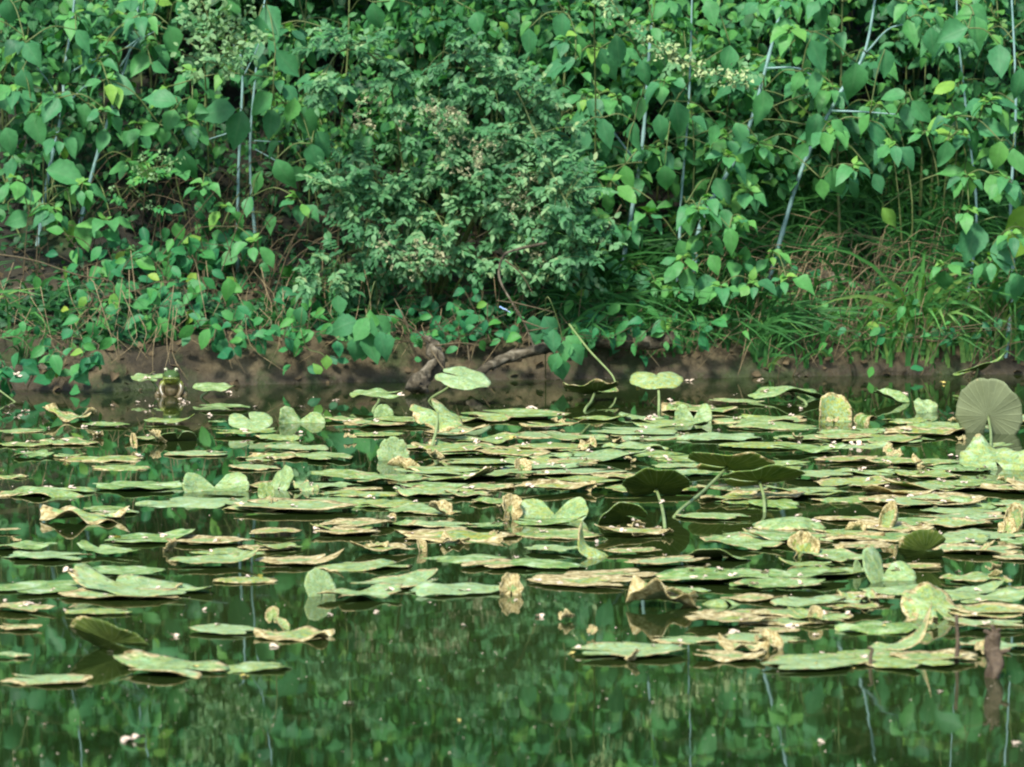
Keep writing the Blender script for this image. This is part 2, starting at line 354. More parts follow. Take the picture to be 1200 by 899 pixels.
names = [
 (-420, -120, 'dark leafy shrub growing beyond the far left end of the bank'),
 (-160, 90, 'dense dark shrub behind the forked pale stem at the left end'),
 (40, 260, 'dark shrub filling the gap between the forked stem and the hanging oval leaves'),
 (200, 420, 'dark shrub behind the cluster of hanging oval leaves, left of the rose bush'),
 (380, 590, 'green shrub directly behind the arching rose bush'),
 (540, 740, 'bluish green shrub just right of the rose bush'),
 (690, 890, 'green shrub behind the curtain of hanging leaves right of the centre'),
 (840, 1040, 'dark shrub behind the two slanting blue grey stems'),
 (990, 1190, 'green shrub above the dark grassy hollow on the right'),
 (1120, 1340, 'green shrub behind the leaves at the right edge'),
 (1300, 1600, 'green leafy shrub growing beyond the right end of the bank')]
for i, (a, b_, lab) in enumerate(names):
    o = filler(a, b_, 18.15, 1.5, 3400, .050, lab, .35, .2, top=1.75+.3*random.random())
filler(330, 470, 17.75, .35, 1500, .028, 'yellow green small leaved shrub at the top left of the rose bush', .82, .12, 'small', top=1.15, low=.75)
filler(400, 660, 17.75, .4, 3200, .042, 'mid green shrub mixed into the lower half of the rose bush', .5, .2, top=1.2)
filler(60, 330, 17.7, .3, 900, .034, 'low dark shrub with small leaves under the hanging oval leaves on the left', .45, .25, top=.9)
filler(700, 900, 17.6, .4, 1600, .045, 'fresh green shrub below the curtain of hanging leaves', .62, .2, top=1.1)
filler(960, 1230, 17.8, .4, 1300, .045, 'fresh green shrub above the grass on the right', .55, .2, top=1.2, low=.7)
filler(-60, 130, 17.6, .3, 900, .045, 'dark green shrub in front of the left end of the bank', .4, .2, top=1.1)

# jewelweeds: pale stems traced in the photo, big drooping toothed leaves
def jewel(label, Y, path, branches=(), lv=(), ncl=10, r=.007, spread=.26, tint=.55, bl=.085, clus=()):
    pts = [at(px, py, Y+.02*i) for i, (px, py) in enumerate(path)]
    b0 = pts[0].copy(); gz = ground(b0.x, b0.y)
    if b0.z > gz: pts.insert(0, Vector((b0.x-.02, b0.y, gz-.04)))
    else: pts[0].z = gz-.03
    root = thing('jewelweed', Vector((pts[0].x, pts[0].y, ground(pts[0].x, pts[0].y))), label, 'plant', 'tall jewelweed plants on the bank')
    st = MB(); br = MB(); lf = MB(); pts = [pts[0]]+[p_+Vector(rng.normal(0, .007, 3)) for p_ in pts[1:]]; Qs = catmull(pts, 10); rr_ = [r*(1-.6*i/len(Qs))*(1+(.28 if i % 9 == 4 else 0)+rng.uniform(-.05, .05)) for i in range(len(Qs))]; tube(st, list(Qs), rr_, None, 8, 0)
    Q = catmull(pts, 8); nodes = [q for q in Q[len(Q)//4:]]
    for bpath in branches:
        B = [at(px, py, Y-.03*i) for i, (px, py) in enumerate(bpath)]; bm_ = MB(); tube(bm_, B, r*.42, r*.2, 6, 5); obj('branch', bm_, M['jstem'], root); nodes += list(catmull(B, 5))
    def link(P, rr=.0016):
        P = np.array(P); D = [np.linalg.norm(P-q)+.6*max(0, q[2]-P[2]) for q in nodes]; q = nodes[int(np.argmin(D))]
        mid = (P+q)/2+np.array([0, 0, .03*min(1, np.linalg.norm(P-q)*6)])
        if np.linalg.norm(P-q) > .004: tube(br, [q, mid, P], rr*1.5, rr, 5, 4)
        nodes.append(P)
    for (px, py, ln, ang, tn) in lv:                # leaves one can point to in the photo
        a = R(ang); Yl = Y-.12-rng.uniform(0, .22); s = ln/FPX*Yl*1.0
        c = np.array(at(px, py, Yl)); d = np.array([math.cos(a), rng.uniform(-.35, .25), math.sin(a)])
        base = c-d/np.linalg.norm(d)*s*.5
        link(base)
        leaves(lf, 'jewel', base, d, np.array([rng.normal(0, .28), -1, rng.uniform(.15, .75)]), s, rng.uniform(.56, .70), np.clip(.06+tn+rng.normal(0, .08), 0, 1))
    hi = [q for q in Q if q[2] > Q[:, 2].min()+.35*(Q[:, 2].max()-Q[:, 2].min())]
    cl_ = [np.array(at(a_+rng.normal(0, 6), b__+rng.normal(0, 6), Y-rng.uniform(.1, .35))) for a_, b__ in clus]
    for k in range(int(ncl*1.9)+len(cl_)):                            # clusters at the ends of side shoots
        q = hi[rng.integers(len(hi))]
        c = q+np.array([rng.normal(0, spread), rng.uniform(-.35, .15), rng.uniform(-.05, .14)])
        if k < len(cl_): c = cl_[k]
        elif not keep(c[None], .97)[0]: continue
        link(c); m_ = rng.integers(5, 9); az = rng.uniform(0, 6.28)+np.arange(m_)*2.4
        d = np.c_[np.cos(az), np.sin(az)*.8-.25, rng.uniform(-1.3, -.1, m_)]
        n_ = np.c_[np.cos(az)*.25, np.full(m_, -.55)+rng.normal(0, .15, m_), np.full(m_, .8)]
        L = bl*rng.uniform(.4, 1.0, m_); ofs = d*.02
        P = c+ofs
        for p_ in P: tube(br, [c, p_], .0013, .001, 4, 0)
        leaves(lf, 'jewel', P, d, n_, L, rng.uniform(.52, .74, m_), np.clip(rng.normal(tint, .2, m_), 0, .97))
        # small fresh yellow-green leaves in the middle
        k2 = 4; leaves(lf, 'jewel', np.tile(c, (k2, 1)), np.c_[rng.normal(0, 1, k2), rng.uniform(-1, .2, k2), rng.uniform(-.3, .5, k2)], np.tile([0, -.5, .9], (k2, 1)), bl*.42*rng.uniform(.6, 1.2, k2), .65, np.clip(rng.normal(.86, .06, k2), 0, .97))
    obj('stem', st, M['jstem'] if Y < 17.7 else M['cane'], root); obj('petioles', br, M['cane'], root); obj('foliage', lf, M['jewel'], root)
    return root
D = .45; G = .6; Yl_ = .93
jewel('jewelweed with thick pale forked stem at the left edge', 17.55, [(42, 330), (55, 205), (72, 128), (78, 88), (86, 20), (95, -70)],
      [[(78, 88), (105, 72), (140, 60), (170, 40)], [(78, 122), (95, 105), (112, 88)], [(72, 128), (58, 98), (42, 78)]],
      [(38, 65, 35, -60, .35), (100, 48, 34, -50, .4), (30, 98, 38, -80, .2), (42, 152, 42, -80, .5), (90, 168, 33, -68, .45), (55, 256, 36, -95, .7), (20, 258, 32, 200, .6), (82, 270, 26, -100, .85), (100, 277, 36, -50, .65), (78, 205, 50, -15, .4), (84, 230, 26, -60, .85), (103, 233, 28, -48, .6), (11, 14, 36, -85, .35), (60, 130, 36, -120, .35), (36, 232, 30, 195, .7), (12, 165, 34, -70, .4)], 7, clus=[(60, 240), (95, 215), (30, 210), (60, 160), (25, 100)])
jewel('slender jewelweed leaning right beside the thick forked stem', 17.6, [(90, 320), (110, 205), (133, 110), (150, 60), (170, -30)], [[(140, 80), (160, 50), (185, 35)], [(96, 105), (120, 90), (140, 84)]],
      [(127, 82, 38, -108, .55), (203, 48, 40, -75, .5), (165, 77, 35, -100, .6), (155, 22, 26, 200, .5), (188, 80, 26, -30, .5), (142, 99, 42, -18, .4), (122, 165, 30, -90, .55), (132, 272, 18, -90, .5), (98, 135, 30, -100, .5), (215, 15, 30, -60, .4)], 6, clus=[(150, 190), (130, 265), (190, 90), (165, 140)])
jewel('jewelweed with large hanging oval leaves on a straight grey stem left of the rose bush', 17.55, [(278, 330), (281, 200), (286, 80), (272, 50)], [[(281, 150), (255, 160), (222, 165), (205, 130)], [(285, 90), (300, 60), (315, 20)]],
      [(188, 115, 40, 165, .45), (200, 142, 30, -110, .6), (175, 153, 28, 212, .6), (216, 195, 44, -85, .42), (255, 128, 44, 178, .3), (277, 152, 48, -108, .4), (225, 125, 22, -70, .75), (190, 160, 24, -80, .6), (233, 130, 22, -45, .55), (242, 217, 22, -90, .5)], 4, .006, clus=[(220, 145), (200, 190), (245, 215), (265, 240)])
jewel('jewelweed with a tuft of drooping toothed leaves beside the straight grey stem', 17.6, [(302, 335), (298, 190), (300, 90), (312, -40)], [[(298, 165), (330, 166), (370, 162)], [(299, 175), (325, 190), (335, 205)]],
      [(305, 122, 40, -140, .5), (318, 145, 36, -90, .4), (337, 75, 44, -50, .4), (320, 24, 42, -65, .35), (300, 38, 40, -100, .35), (362, 142, 44, -45, .4), (368, 185, 35, -80, .42), (333, 205, 42, -62, .5), (382, 168, 36, -52, .4), (343, 130, 32, -100, .8), (262, 280, 18, -60, .5), (318, 263, 28, -80, .45), (290, 242, 26, -110, .5), (347, 206, 30, -40, .4), (300, 215, 30, -110, .6)], 4, .0055, clus=[(340, 120), (330, 160), (345, 225), (300, 260), (375, 190)])
jewel('jewelweed half hidden at the top behind the rose bush', 18.0, [(470, 300), (490, 120), (500, 10), (505, -60)], (), [(580, 110, 42, -70, .3), (560, 30, 34, -80, .45), (590, 75, 44, -70, .35), (570, 215, 30, -60, .3)], 12, .006, .3)
jewel('jewelweed with bluish leaves between the rose bush and the leafy curtain', 17.8, [(640, 330), (655, 190), (662, 80), (670, -50)], (), [(657, 34, 40, -100, .45), (676, 55, 32, -85, .55), (653, 77, 46, 200, .25), (713, 77, 46, -65, .3), (650, 125, 34, -70, .4), (620, 50, 34, -90, .5), (640, 150, 34, -80, .3), (600, 140, 30, -85, .35)], 12, .006, .22, clus=[(660, 130), (640, 190), (690, 110), (700, 170)])
jewel('jewelweed with a broad pale lower stem, left in the leafy curtain', 17.6, [(722, 345), (738, 250), (750, 170), (760, 60), (770, -50)], [[(745, 190), (700, 130), (690, 120)]], [(678, 135, 36, 195, .4), (708, 157, 38, -85, .4), (682, 168, 40, -90, .2), (745, 163, 42, -85, .35), (752, 128, 30, -90, .6), (773, 73, 34, -85, .5), (755, 85, 30, -80, .5), (735, 210, 34, -80, .65), (713, 239, 27, -80, .65), (677, 268, 30, -85, .7), (703, 253, 26, -30, .65), (764, 244, 20, -90, .6), (694, 120, 26, -130, .75), (695, 285, 24, -80, .6), (725, 60, 40, -80, .3)], 9, .009, .2, clus=[(690, 250), (722, 215), (700, 290), (742, 300), (715, 335), (770, 185), (690, 200), (735, 260), (760, 330)])
jewel('jewelweed on the right of the leafy curtain with leaves reaching down towards the water', 17.5, [(790, 345), (800, 230), (808, 120), (815, -40)], (), [(795, 140, 44, -80, .35), (780, 210, 34, -85, .6), (806, 258, 40, -85, .6), (835, 162, 34, -110, .5), (853, 70, 36, -100, .5), (834, 14, 34, -75, .6), (845, 225, 36, -70, .55), (858, 283, 33, -80, .6), (822, 285, 30, -95, .6), (828, 340, 40, -85, .55), (811, 385, 33, -110, .65), (850, 355, 32, -60, .5), (870, 262, 28, -45, .6), (880, 315, 32, -85, .45), (805, 330, 34, -100, .6), (800, 295, 30, -70, .6), (862, 325, 30, -120, .5), (838, 310, 26, -60, .7), (775, 150, 34, -80, .4), (872, 300, 26, -100, .7)], 10, .006, .2, .55, clus=[(765, 250), (830, 280), (862, 300), (882, 335), (820, 368), (850, 378), (790, 330), (800, 300), (810, 240), (840, 340), (870, 250), (780, 370), (845, 245)])
jewel('jewelweed with blue grey slanting stem rising from the grass, left of two', 17.5, [(815, 300), (832, 250), (868, 165), (905, 62), (925, -40)], [[(898, 80), (935, 80), (960, 95)]], [(896, 128, 46, -88, .5), (918, 42, 46, -100, .5), (935, 96, 27, -110, .55), (958, 66, 44, -65, .5), (958, 98, 32, -75, .45), (892, 182, 30, -80, .55), (868, 160, 36, -70, .4), (880, 95, 30, 190, .4), (946, 78, 18, -90, .85), (938, 180, 30, -125, .6), (955, 152, 40, -100, .45)], 6, .0095, .2)
jewel('jewelweed with blue grey slanting stem rising from the grass, right of two', 17.5, [(893, 360), (912, 290), (945, 190), (985, 108), (1015, 60), (1030, -30)], [[(975, 130), (1010, 131), (1050, 134)], [(1015, 62), (1040, 35), (1062, 28)]], [(1003, 96, 46, -90, .5), (1068, 40, 38, -78, .5), (1092, 50, 36, -85, .5), (1013, 148, 32, -112, .55), (1030, 160, 44, -60, .5), (968, 168, 28, -70, .6), (1063, 137, 32, -85, .5), (1047, 112, 30, 188, .5), (1080, 132, 36, -52, .45), (980, 213, 38, -75, .55), (963, 222, 26, -85, .7), (985, 150, 28, -40, .5), (1040, 75, 36, -80, .35)], 5, .009, .2, clus=[(1050, 150), (950, 150), (1000, 200), (920, 330), (900, 300)])
jewel('thin upright jewelweed standing behind the two slanting stems', 17.75, [(986, 300), (985, 190), (988, 100), (993, -30)], (), [(960, 20, 34, -90, .4), (1050, 15, 34, -80, .4), (1030, 215, 26, -60, .35)], 8, .006, .25, .45)
jewel('jewelweed with a tiered rosette of leaves near the right edge', 17.5, [(1130, 350), (1140, 250), (1135, 140), (1125, 40), (1120, -40)], (), [(1115, 40, 42, 200, .45), (1145, 37, 40, -80, .5), (1170, 72, 42, -95, .45), (1105, 158, 36, 195, .6), (1108, 181, 34, -95, .55), (1125, 130, 30, -45, .7), (1145, 167, 32, -75, .5), (1163, 153, 40, -15, .5), (1133, 210, 44, -90, .8), (1115, 205, 34, 200, .7), (1150, 15, 34, -30, .6), (1130, 14, 30, 190, .6), (1043, 256, 32, -55, .75), (1080, 20, 30, -100, .5)], 5, .005, .18, .6, clus=[(1130, 170), (1130, 230), (1090, 150), (1160, 110), (1110, 300)])
jewel('jewelweed standing at the right edge with yellowish lower leaves', 17.4, [(1185, 330), (1186, 240), (1190, 120), (1186, -30)], (), [(1196, 98, 38, -90, .5), (1170, 182, 34, -100, .7), (1190, 190, 34, -80, .7), (1165, 222, 38, -80, .7), (1196, 258, 44, -130, .93), (1190, 288, 46, -120, .93), (1180, 150, 30, 200, .6), (1190, 230, 36, -80, .6), (1140, 285, 50, -100, .3), (1175, 300, 46, -80, .35), (1195, 340, 40, -80, .45)], 6, .007, .15, .55, clus=[(1180, 270), (1160, 300), (1195, 310), (1175, 210)])
jewel('jewelweed at the very left edge with dark leaves', 17.7, [(-10, 330), (4, 220), (8, 100), (5, -50)], (), [(15, 200, 30, -90, .3), (5, 120, 34, -60, .3)], 7, .006, .2, .35)
for (x_, lab) in ((-230, 'jewelweed growing past the left edge of the view'), (1420, 'jewelweed growing past the right edge of the view')):
    jewel(lab, 17.6, [(x_, 320), (x_+8, 200), (x_+20, 60), (x_+25, -60)], (), (), 16, .007, .35)
jewel('jewelweed rising between the rose bush and the tuft of drooping leaves', 17.95, [(395, 330), (400, 180), (410, 60), (415, -60)], (), [(440, 20, 36, -80, .4)], 9, .005, .22, .4)
for k_, (x_, lab) in enumerate(((1090, 'leafy jewelweed at the back above the grassy hollow'), (880, 'leafy jewelweed at the back of the top right quarter'), (230, 'leafy jewelweed at the back above the hanging oval leaves'), (560, 'leafy jewelweed at the back above the rose bush'))):
    jewel(lab, 18.1+.05*k_, [(x_, 250), (x_+5, 120), (x_+12, 30), (x_+20, -120)], (), (), 18, .005, .3, .42)

# rose bush: arching canes, small pinnate leaves, dry flower sprigs
def pinnate(mb, c, d, L, n=3, sz=.022, tint=.5):
    d = np.asarray(d, float); d /= np.linalg.norm(d); side = np.cross(d, [0, -.5, .8]); side /= np.linalg.norm(side)
    P, Dd, Ln = [], [], []
    for i in range(n):
        p_ = c+d*L*(i+1)/(n+1)
        for s in (-1, 1): P.append(p_); Dd.append(side*s+d*.5+np.array([0, 0, -.15])); Ln.append(sz*rng.uniform(.8, 1.1))
    P.append(c+d*L); Dd.append(d); Ln.append(sz*1.15); k = len(P)
    leaves(mb, 'oval', P, Dd, rv(k)*.35+np.array([0, -.55, .7]), np.array(Ln)*1.15, .62, np.clip(rng.normal(tint, .1, k), 0, 1))
rose = thing('rose_bush', Vector((-.35, 17.55, ground(-.35, 17.55))), 'arching rose bush with tiny pale leaflets and dry flower sprigs on the bank', 'bush')
cn, fo, sg = MB(), MB(), MB()
canes = [[(510, 330), (560, 150), (620, 200), (662, 262), (694, 305)], [(510, 330), (600, 180), (640, 260), (655, 330)], [(510, 320), (580, 180), (640, 190), (668, 232)], [(500, 330), (530, 220), (580, 200), (630, 250), (672, 270)], [(510, 330), (560, 150), (620, 130), (655, 200)], [(500, 330), (470, 180), (450, 80), (400, 60), (370, 110)], [(510, 330), (520, 200), (560, 120), (600, 100), (640, 190), (665, 240)], [(500, 330), (540, 180), (590, 160), (640, 230), (680, 300)],
         [(490, 330), (460, 240), (420, 200), (390, 230)], [(500, 330), (480, 250), (450, 230), (430, 300)], [(510, 330), (560, 250), (610, 240), (650, 290), (640, 330)],
         [(520, 330), (600, 200), (560, 90), (520, 60)], [(500, 330), (490, 240), (520, 270), (500, 330)], [(500, 330), (560, 220), (590, 260), (600, 330)],
         [(500, 330), (440, 300), (400, 300), (385, 340)]]
for ci, cpth in enumerate(canes):
    Y0 = 17.45; P = [at(px, py, Y0-(.1*i if i else 0)+rng.uniform(-.03, .03)) for i, (px, py) in enumerate(cpth)]
    P[0] = Vector((P[0].x, Y0+.05, ground(P[0].x, Y0+.05)-.03)); tube(cn, P, .005, .0016, 6, 7, .3)
    Q = catmull(P, 9)
    for q in Q[8:]:
        for s in range(2):
            d0 = rv(1)[0]*np.array([1, .7, .8]); tip = q+d0*rng.uniform(.03, .17)+np.array([0, -.03, 0])
            if not keep(tip[None], .9)[0]: continue
            tube(cn, [q, (q+tip)/2+np.array([0, 0, .01]), tip], .0011, .0007, 4, 3, .6)
            for _ in range(3): pinnate(fo, q+(tip-q)*rng.uniform(.3, 1), d0+rv(1)[0]*.8+np.array([0, -.3, -.2]), .045*rng.uniform(.7, 1.2), 3, .022, rng.choice([.25, .45, .6, .8]))
for (cx, cy, a, b_, k) in ((520, 140, 30, 18, 16), (560, 180, 30, 25, 18), (600, 220, 22, 28, 30), (645, 280, 24, 35, 34), (480, 300, 35, 20, 24), (430, 130, 25, 20, 8), (620, 245, 18, 30, 18)):
    for _ in range(k):
        c = np.array(at(rng.normal(cx, a*.55), rng.normal(cy, b_*.55), 17.05+rng.uniform(0, .2)))
        for __ in range(4):
            tip = c+rv(1)[0]*.025; tube(sg, [c, tip], .0008, .0006, 4, 0)
            k2 = 4; leaves(sg, 'small', np.tile(tip, (k2, 1)), rv(k2), rv(k2), .009*rng.uniform(.6, 1.4, k2), 1., .5)
        pinnate(fo, c, rv(1)[0]+np.array([0, -.4, 0]), .04, 3, .016, .8)
obj('canes', cn, M['cane'], rose); obj('foliage', fo, M['rose'], rose); obj('flower_sprigs', sg, M['sprig'], rose)

def sprig(label, path, Y, wid, k, sz, matn='cream', name='flowering_branch', lfm='rose', tintl=.7):
    P = [at(px, py, Y) for px, py in path]; g0 = ground(P[0].x, Y+.5); base = Vector((P[0].x, Y+.5, g0-.03))
    rt = thing(name, base, label, 'branch', None); a, b2, c2 = MB(), MB(), MB()
    tube(a, [base, base.lerp(P[0], .6)+Vector((0, .12, 0))]+P, .003, .0013, 6, 6); Q = catmull(P, 12)
    for _ in range(k):
        q = Q[rng.integers(len(Q))]+rng.normal(0, wid, 3)
        k2 = 7; leaves(b2, 'small', np.tile(q, (k2, 1))+rng.normal(0, sz*.5, (k2, 3)), rv(k2), rv(k2)*.6+np.array([0, -.5, .6]), sz*rng.uniform(.6, 1.2, k2), .8, .9)
        tube(a, [Q[np.argmin(np.linalg.norm(Q-q, axis=1))], q], .001, .0007, 4, 0)
        if rng.random() < .5: pinnate(c2, q, rv(1)[0], .05, 3, .02, tintl)
    obj('stem', a, M['cane'], rt); obj('blossoms', b2, M[matn], rt); obj('foliage', c2, M[lfm], rt)
sprig('branch with cream blossom clusters arching at the top right of the middle', [(700, -10), (740, 35), (790, 65), (830, 85), (872, 92)], 17.1, .018, 46, .017)
sprig('pale green budding spray at the top left between two jewelweeds', [(235, 5), (250, 35), (268, 55), (255, 75)], 17.15, .055, 60, .024, matn='rose')
sprig('fine yellow green sprig low between the hanging leaves on the left', [(150, 220), (170, 200), (190, 195)], 17.3, .04, 20, .014, lfm='vine', matn='rose')

# round leaved vines on the mud bank
def vine(label, paths, n, sz, Y=17.1, tint=.55, kind='round', wid=.05, yellow=.003, matn='vine', cat='vine', name='vine'):
    P0 = at(*paths[0][0], Y); base = Vector((P0.x, bank_y(P0.x)+.25, ground(P0.x, bank_y(P0.x)+.25)))
    rt = thing(name, base, label, cat); a, l = MB(), MB()
    for pth in paths:
        P = [onbank(px, py, .10+rng.uniform(0, .14)) for px, py in pth]; P.insert(0, base+Vector((0, 0, -.02)))
        tube(a, P, .0022, .0013, 5, 5); Q = catmull(P, 8)[8:]
        for _ in range(n):
            q = Q[rng.integers(len(Q))]; c = q+rng.normal(0, wid, 3)*np.array([1, .6, .9]); cx_, cy_ = proj(c)
            if cy_ > 398 and cx_ > 130 and rng.random() < (.5 if 'dangling' in label else .88): continue
            tube(a, [q, c], .0009, .0008, 4, 0)
            tt = 1. if rng.random() < yellow else np.clip(rng.normal(tint, .15), 0, .92)
            leaves(l, kind, c, [rng.normal(0, .7), rng.uniform(-.5, .3), rng.uniform(-1, .1)], [rng.normal(0, .3), -.8, rng.uniform(.2, 1)], sz*rng.uniform(.6, 1.2), rng.uniform(.55, .75) if kind == 'oval' else rng.uniform(.7, .9), tt)
    obj('stems', a, M['woody'], rt); obj('foliage', l, M[matn], rt); return rt
vine('round leaved vine trailing over the mud above the frog', [[(200, 330), (160, 340), (120, 350), (95, 370)], [(200, 330), (190, 360), (150, 375)], [(210, 320), (240, 330), (262, 350), (270, 385)], [(210, 330), (225, 360), (235, 385)], [(190, 320), (170, 300), (150, 285)], [(150, 330), (110, 310), (90, 320)]], 32, .062, 16.98, .62, kind='oval')
vine('dense round leaves climbing beneath the straight grey stem', [[(240, 300), (250, 270), (262, 255)], [(240, 300), (275, 300), (285, 280)], [(230, 310), (215, 290), (205, 280)]], 26, .056, 17.12, .55)
vine('hanging round leaves with reddish tints dangling to the right of the frog', [[(262, 385), (272, 410), (290, 442)], [(255, 380), (250, 400)]], 8, .050, 16.95, .45, wid=.03)
vine('young oval leaves hanging over the left end of the mud bank', [[(120, 360), (112, 385), (100, 405)], [(60, 400), (90, 430), (75, 450)]], 8, .055, 16.9, .5, wid=.035)
vine('green herbs growing on the mud left of the hanging five leaved creeper', [[(330, 400), (350, 350), (365, 340)], [(350, 400), (375, 370)], [(340, 400), (365, 410), (385, 415)]], 24, .052, 16.95, .6, wid=.045, kind='oval', yellow=0)
vine('low leafy herbs under the rose bush', [[(470, 390), (440, 350), (420, 340)], [(480, 390), (470, 360), (500, 345)], [(480, 400), (470, 400)], [(560, 380), (540, 360), (520, 340)]], 26, .034, 17.1, .5, wid=.06)
vine('leafy herbs around the broken log on the right', [[(1010, 390), (960, 370), (950, 345)], [(1020, 395), (1000, 400)], [(1080, 400), (1090, 350), (1120, 320)], [(1110, 400), (1130, 360)], [(1090, 400), (1070, 395)], [(1000, 360), (980, 330)], [(1150, 380), (1180, 330)]], 26, .042, 17.0, .6, wid=.085, kind='oval', yellow=0)
vine('bright leafy vine trailing down left of the rose bush', [[(370, 330), (385, 260), (400, 200)]], 16, .036, 17.2, .5, wid=.06)
vine('leafy strands drooping over the mud at the far left', [[(-20, 400), (20, 395), (40, 415)], [(70, 390), (80, 420)], [(110, 400), (95, 430)], [(0, 420), (10, 450)]], 15, .058, 16.93, .5, kind='oval', yellow=0, wid=.04)
vine('small leafy strands drooping over the mud between the frog and the creeper', [[(300, 390), (310, 410)], [(330, 380), (340, 415)], [(290, 370), (300, 390)], [(400, 390), (395, 410)]], 14, .050, 16.95, .55, kind='oval', yellow=0, wid=.045)
vine('leafy strands hanging between the driftwood stump and the middle log', [[(530, 380), (540, 400)], [(560, 370), (575, 400)], [(600, 390), (610, 410)], [(500, 360), (520, 390)]], 22, .046, 16.93, .5, kind='oval', yellow=0, wid=.045)
vine('leafy strands hanging over the right end of the middle log', [[(700, 380), (705, 400)], [(730, 370), (745, 405)], [(770, 370), (780, 410)], [(690, 350), (700, 380)], [(820, 390), (815, 410)]], 26, .054, 16.9, .6, kind='oval', yellow=0, wid=.05)
def creeper(label, path, lv, Y):
    P = [at(px, py, Y) for px, py in path]; b0 = Vector((P[0].x, Y+.3, ground(P[0].x, Y+.3)))
    rt = thing('creeper', b0, label, 'vine'); a, l = MB(), MB(); tube(a, [b0]+P, .002, .0013, 5, 6); Q = catmull(P, 6)
    for (px, py, ln, ang, tn) in lv:
        an = R(ang); s = ln/FPX*Y*1.1; c = np.array(at(px, py, Y-rng.uniform(.0, .05))); d = np.array([math.cos(an), rng.uniform(-.3, .1), math.sin(an)]); ba = c-d/np.linalg.norm(d)*s*.5
        tube(a, [Q[np.argmin(np.linalg.norm(Q-ba, axis=1))], ba], .0012, .0009, 4, 0)
        leaves(l, 'jewel', ba, d, [rng.normal(0, .25), -1, .5], s, .75, tn)
    obj('stem', a, M['cane'], rt); obj('foliage', l, M['jewel'], rt)
creeper('five leaved creeper hanging over the mud left of the driftwood stump', [(440, 330), (432, 360), (428, 372)], [(432, 408, 34, -90, .5), (417, 410, 30, -110, .45), (450, 405, 32, -70, .45), (422, 386, 30, -125, .65), (446, 385, 34, -55, .55), (402, 380, 32, 190, .45), (436, 374, 22, 100, .75)], 16.95)
creeper('creeper sprig dangling over the log in the middle of the bank', [(640, 350), (655, 380), (660, 405)], [(658, 434, 26, -80, .5), (650, 425, 22, -110, .55), (663, 412, 24, -80, .6), (677, 415, 26, -60, .5), (672, 402, 22, -40, .65), (645, 384, 28, -60, .3), (625, 383, 24, -90, .35), (648, 400, 26, -95, .35), (628, 392, 20, -100, .3)], 16.85)
creeper('thin white forked stem with green shoots standing in the water left of the creeper', [(352, 385), (360, 408), (378, 415), (382, 430)], [(383, 425, 16, -90, .9), (372, 432, 14, 120, .9), (352, 372, 24, -100, .4), (396, 358, 22, -90, .5)], 16.8)

# grass -----------------------------------------------------------
def blades(mb, base, tip_off, L, wd, tint, nseg=5):
    base = np.asarray(base, float); n_ = len(base); a = np.linspace(0, 1, nseg+1)
    d = np.asarray(tip_off, float); up = np.array([0, 0, 1.])
    # arc that leaves upward and bends over towards d
    P = base[:, None]+L[:, None, None]*(a[None, :, None]*(up*.9)[None, None]*(1-.45*a[None, :, None]**1.5)+(a[None, :, None]**1.8)*d[:, None])
    T = np.gradient(P, axis=1); sd = np.cross(T, np.array([0.15, -1, .1])); sd /= np.linalg.norm(sd, axis=2)[..., None]+1e-9
    w_ = (wd[:, None]*(1-a[None]**2.2)+.0004)[..., None]
    V = np.concatenate([P-sd*w_, P, P+sd*w_], 2).reshape(n_, nseg+1, 3, 3); V[:, :, 1, 1] += .0008
    F = np.array([[3*i+k, 3*i+k+1, 3*i+k+4, 3*i+k+3] for i in range(nseg) for k in (0, 1)])
    FF = (F[None]+(np.arange(n_)*3*(nseg+1))[:, None, None]).reshape(-1, 4)
    uv = np.array([[k-1, a[i]] for i in range(nseg+1) for k in range(3)])
    mb.add(V.reshape(-1, 3), FF, np.repeat(tint, 3*(nseg+1)), np.tile(uv, (n_, 1)))
gm = MB()
def patch(px0, px1, t0, t1, n_, L0, L1, bias, tint=.5, wd=.005, up_=1.):
    x = (rng.uniform(px0, px1, n_)-600)/375; y = np.array([bank_y(a) for a in x])+rng.uniform(t0, t1, n_)
    B = np.array([(a, b_, ground(a, b_)-.01) for a, b_ in zip(x, y)])
    qx, qy = proj(B); k_ = ~(((qx-995)/105)**2+((qy-355)/38)**2 < 1) | (rng.random(n_) < .18); B = B[k_]; n_ = len(B)
    d = up_*np.c_[rng.normal(bias, .45, n_), rng.normal(-.45, .3, n_), rng.uniform(-.5, .1, n_)]
    blades(gm, B, d, rng.uniform(L0, L1, n_), wd*rng.uniform(.5, 1.3, n_), np.clip(rng.normal(tint, .18, n_), 0, 1))
patch(860, 1230, .15, 1.3, 1500, .18, .5, -.1, .5)
patch(880, 1230, .02, .3, 520, .08, .3, 0, .75, .0048)
patch(1030, 1230, .02, .14, 110, .2, .42, .1, .85, .0075, .5)
patch(680, 900, .10, .3, 200, .1, .28, 0, .65, .0045)
patch(-60, 660, .14, .3, 160, .05, .18, 0, .5, .0035)
patch(660, 900, .05, .7, 1100, .12, .38, .1, .42)
patch(-60, 140, .1, .5, 50, .1, .3, 0, .4)
patch(300, 640, .12, .6, 240, .06, .2, 0, .4)
patch(1200, 1700, .05, 1., 800, .15, .5, 0, .45)
patch(-500, -50, .05, .8, 500, .1, .4, 0, .4)
o = obj('grass', gm, M['grass']); tag(o, 'green grass growing on the bank among the plants', 'grass', kind='stuff')
dm = MB()
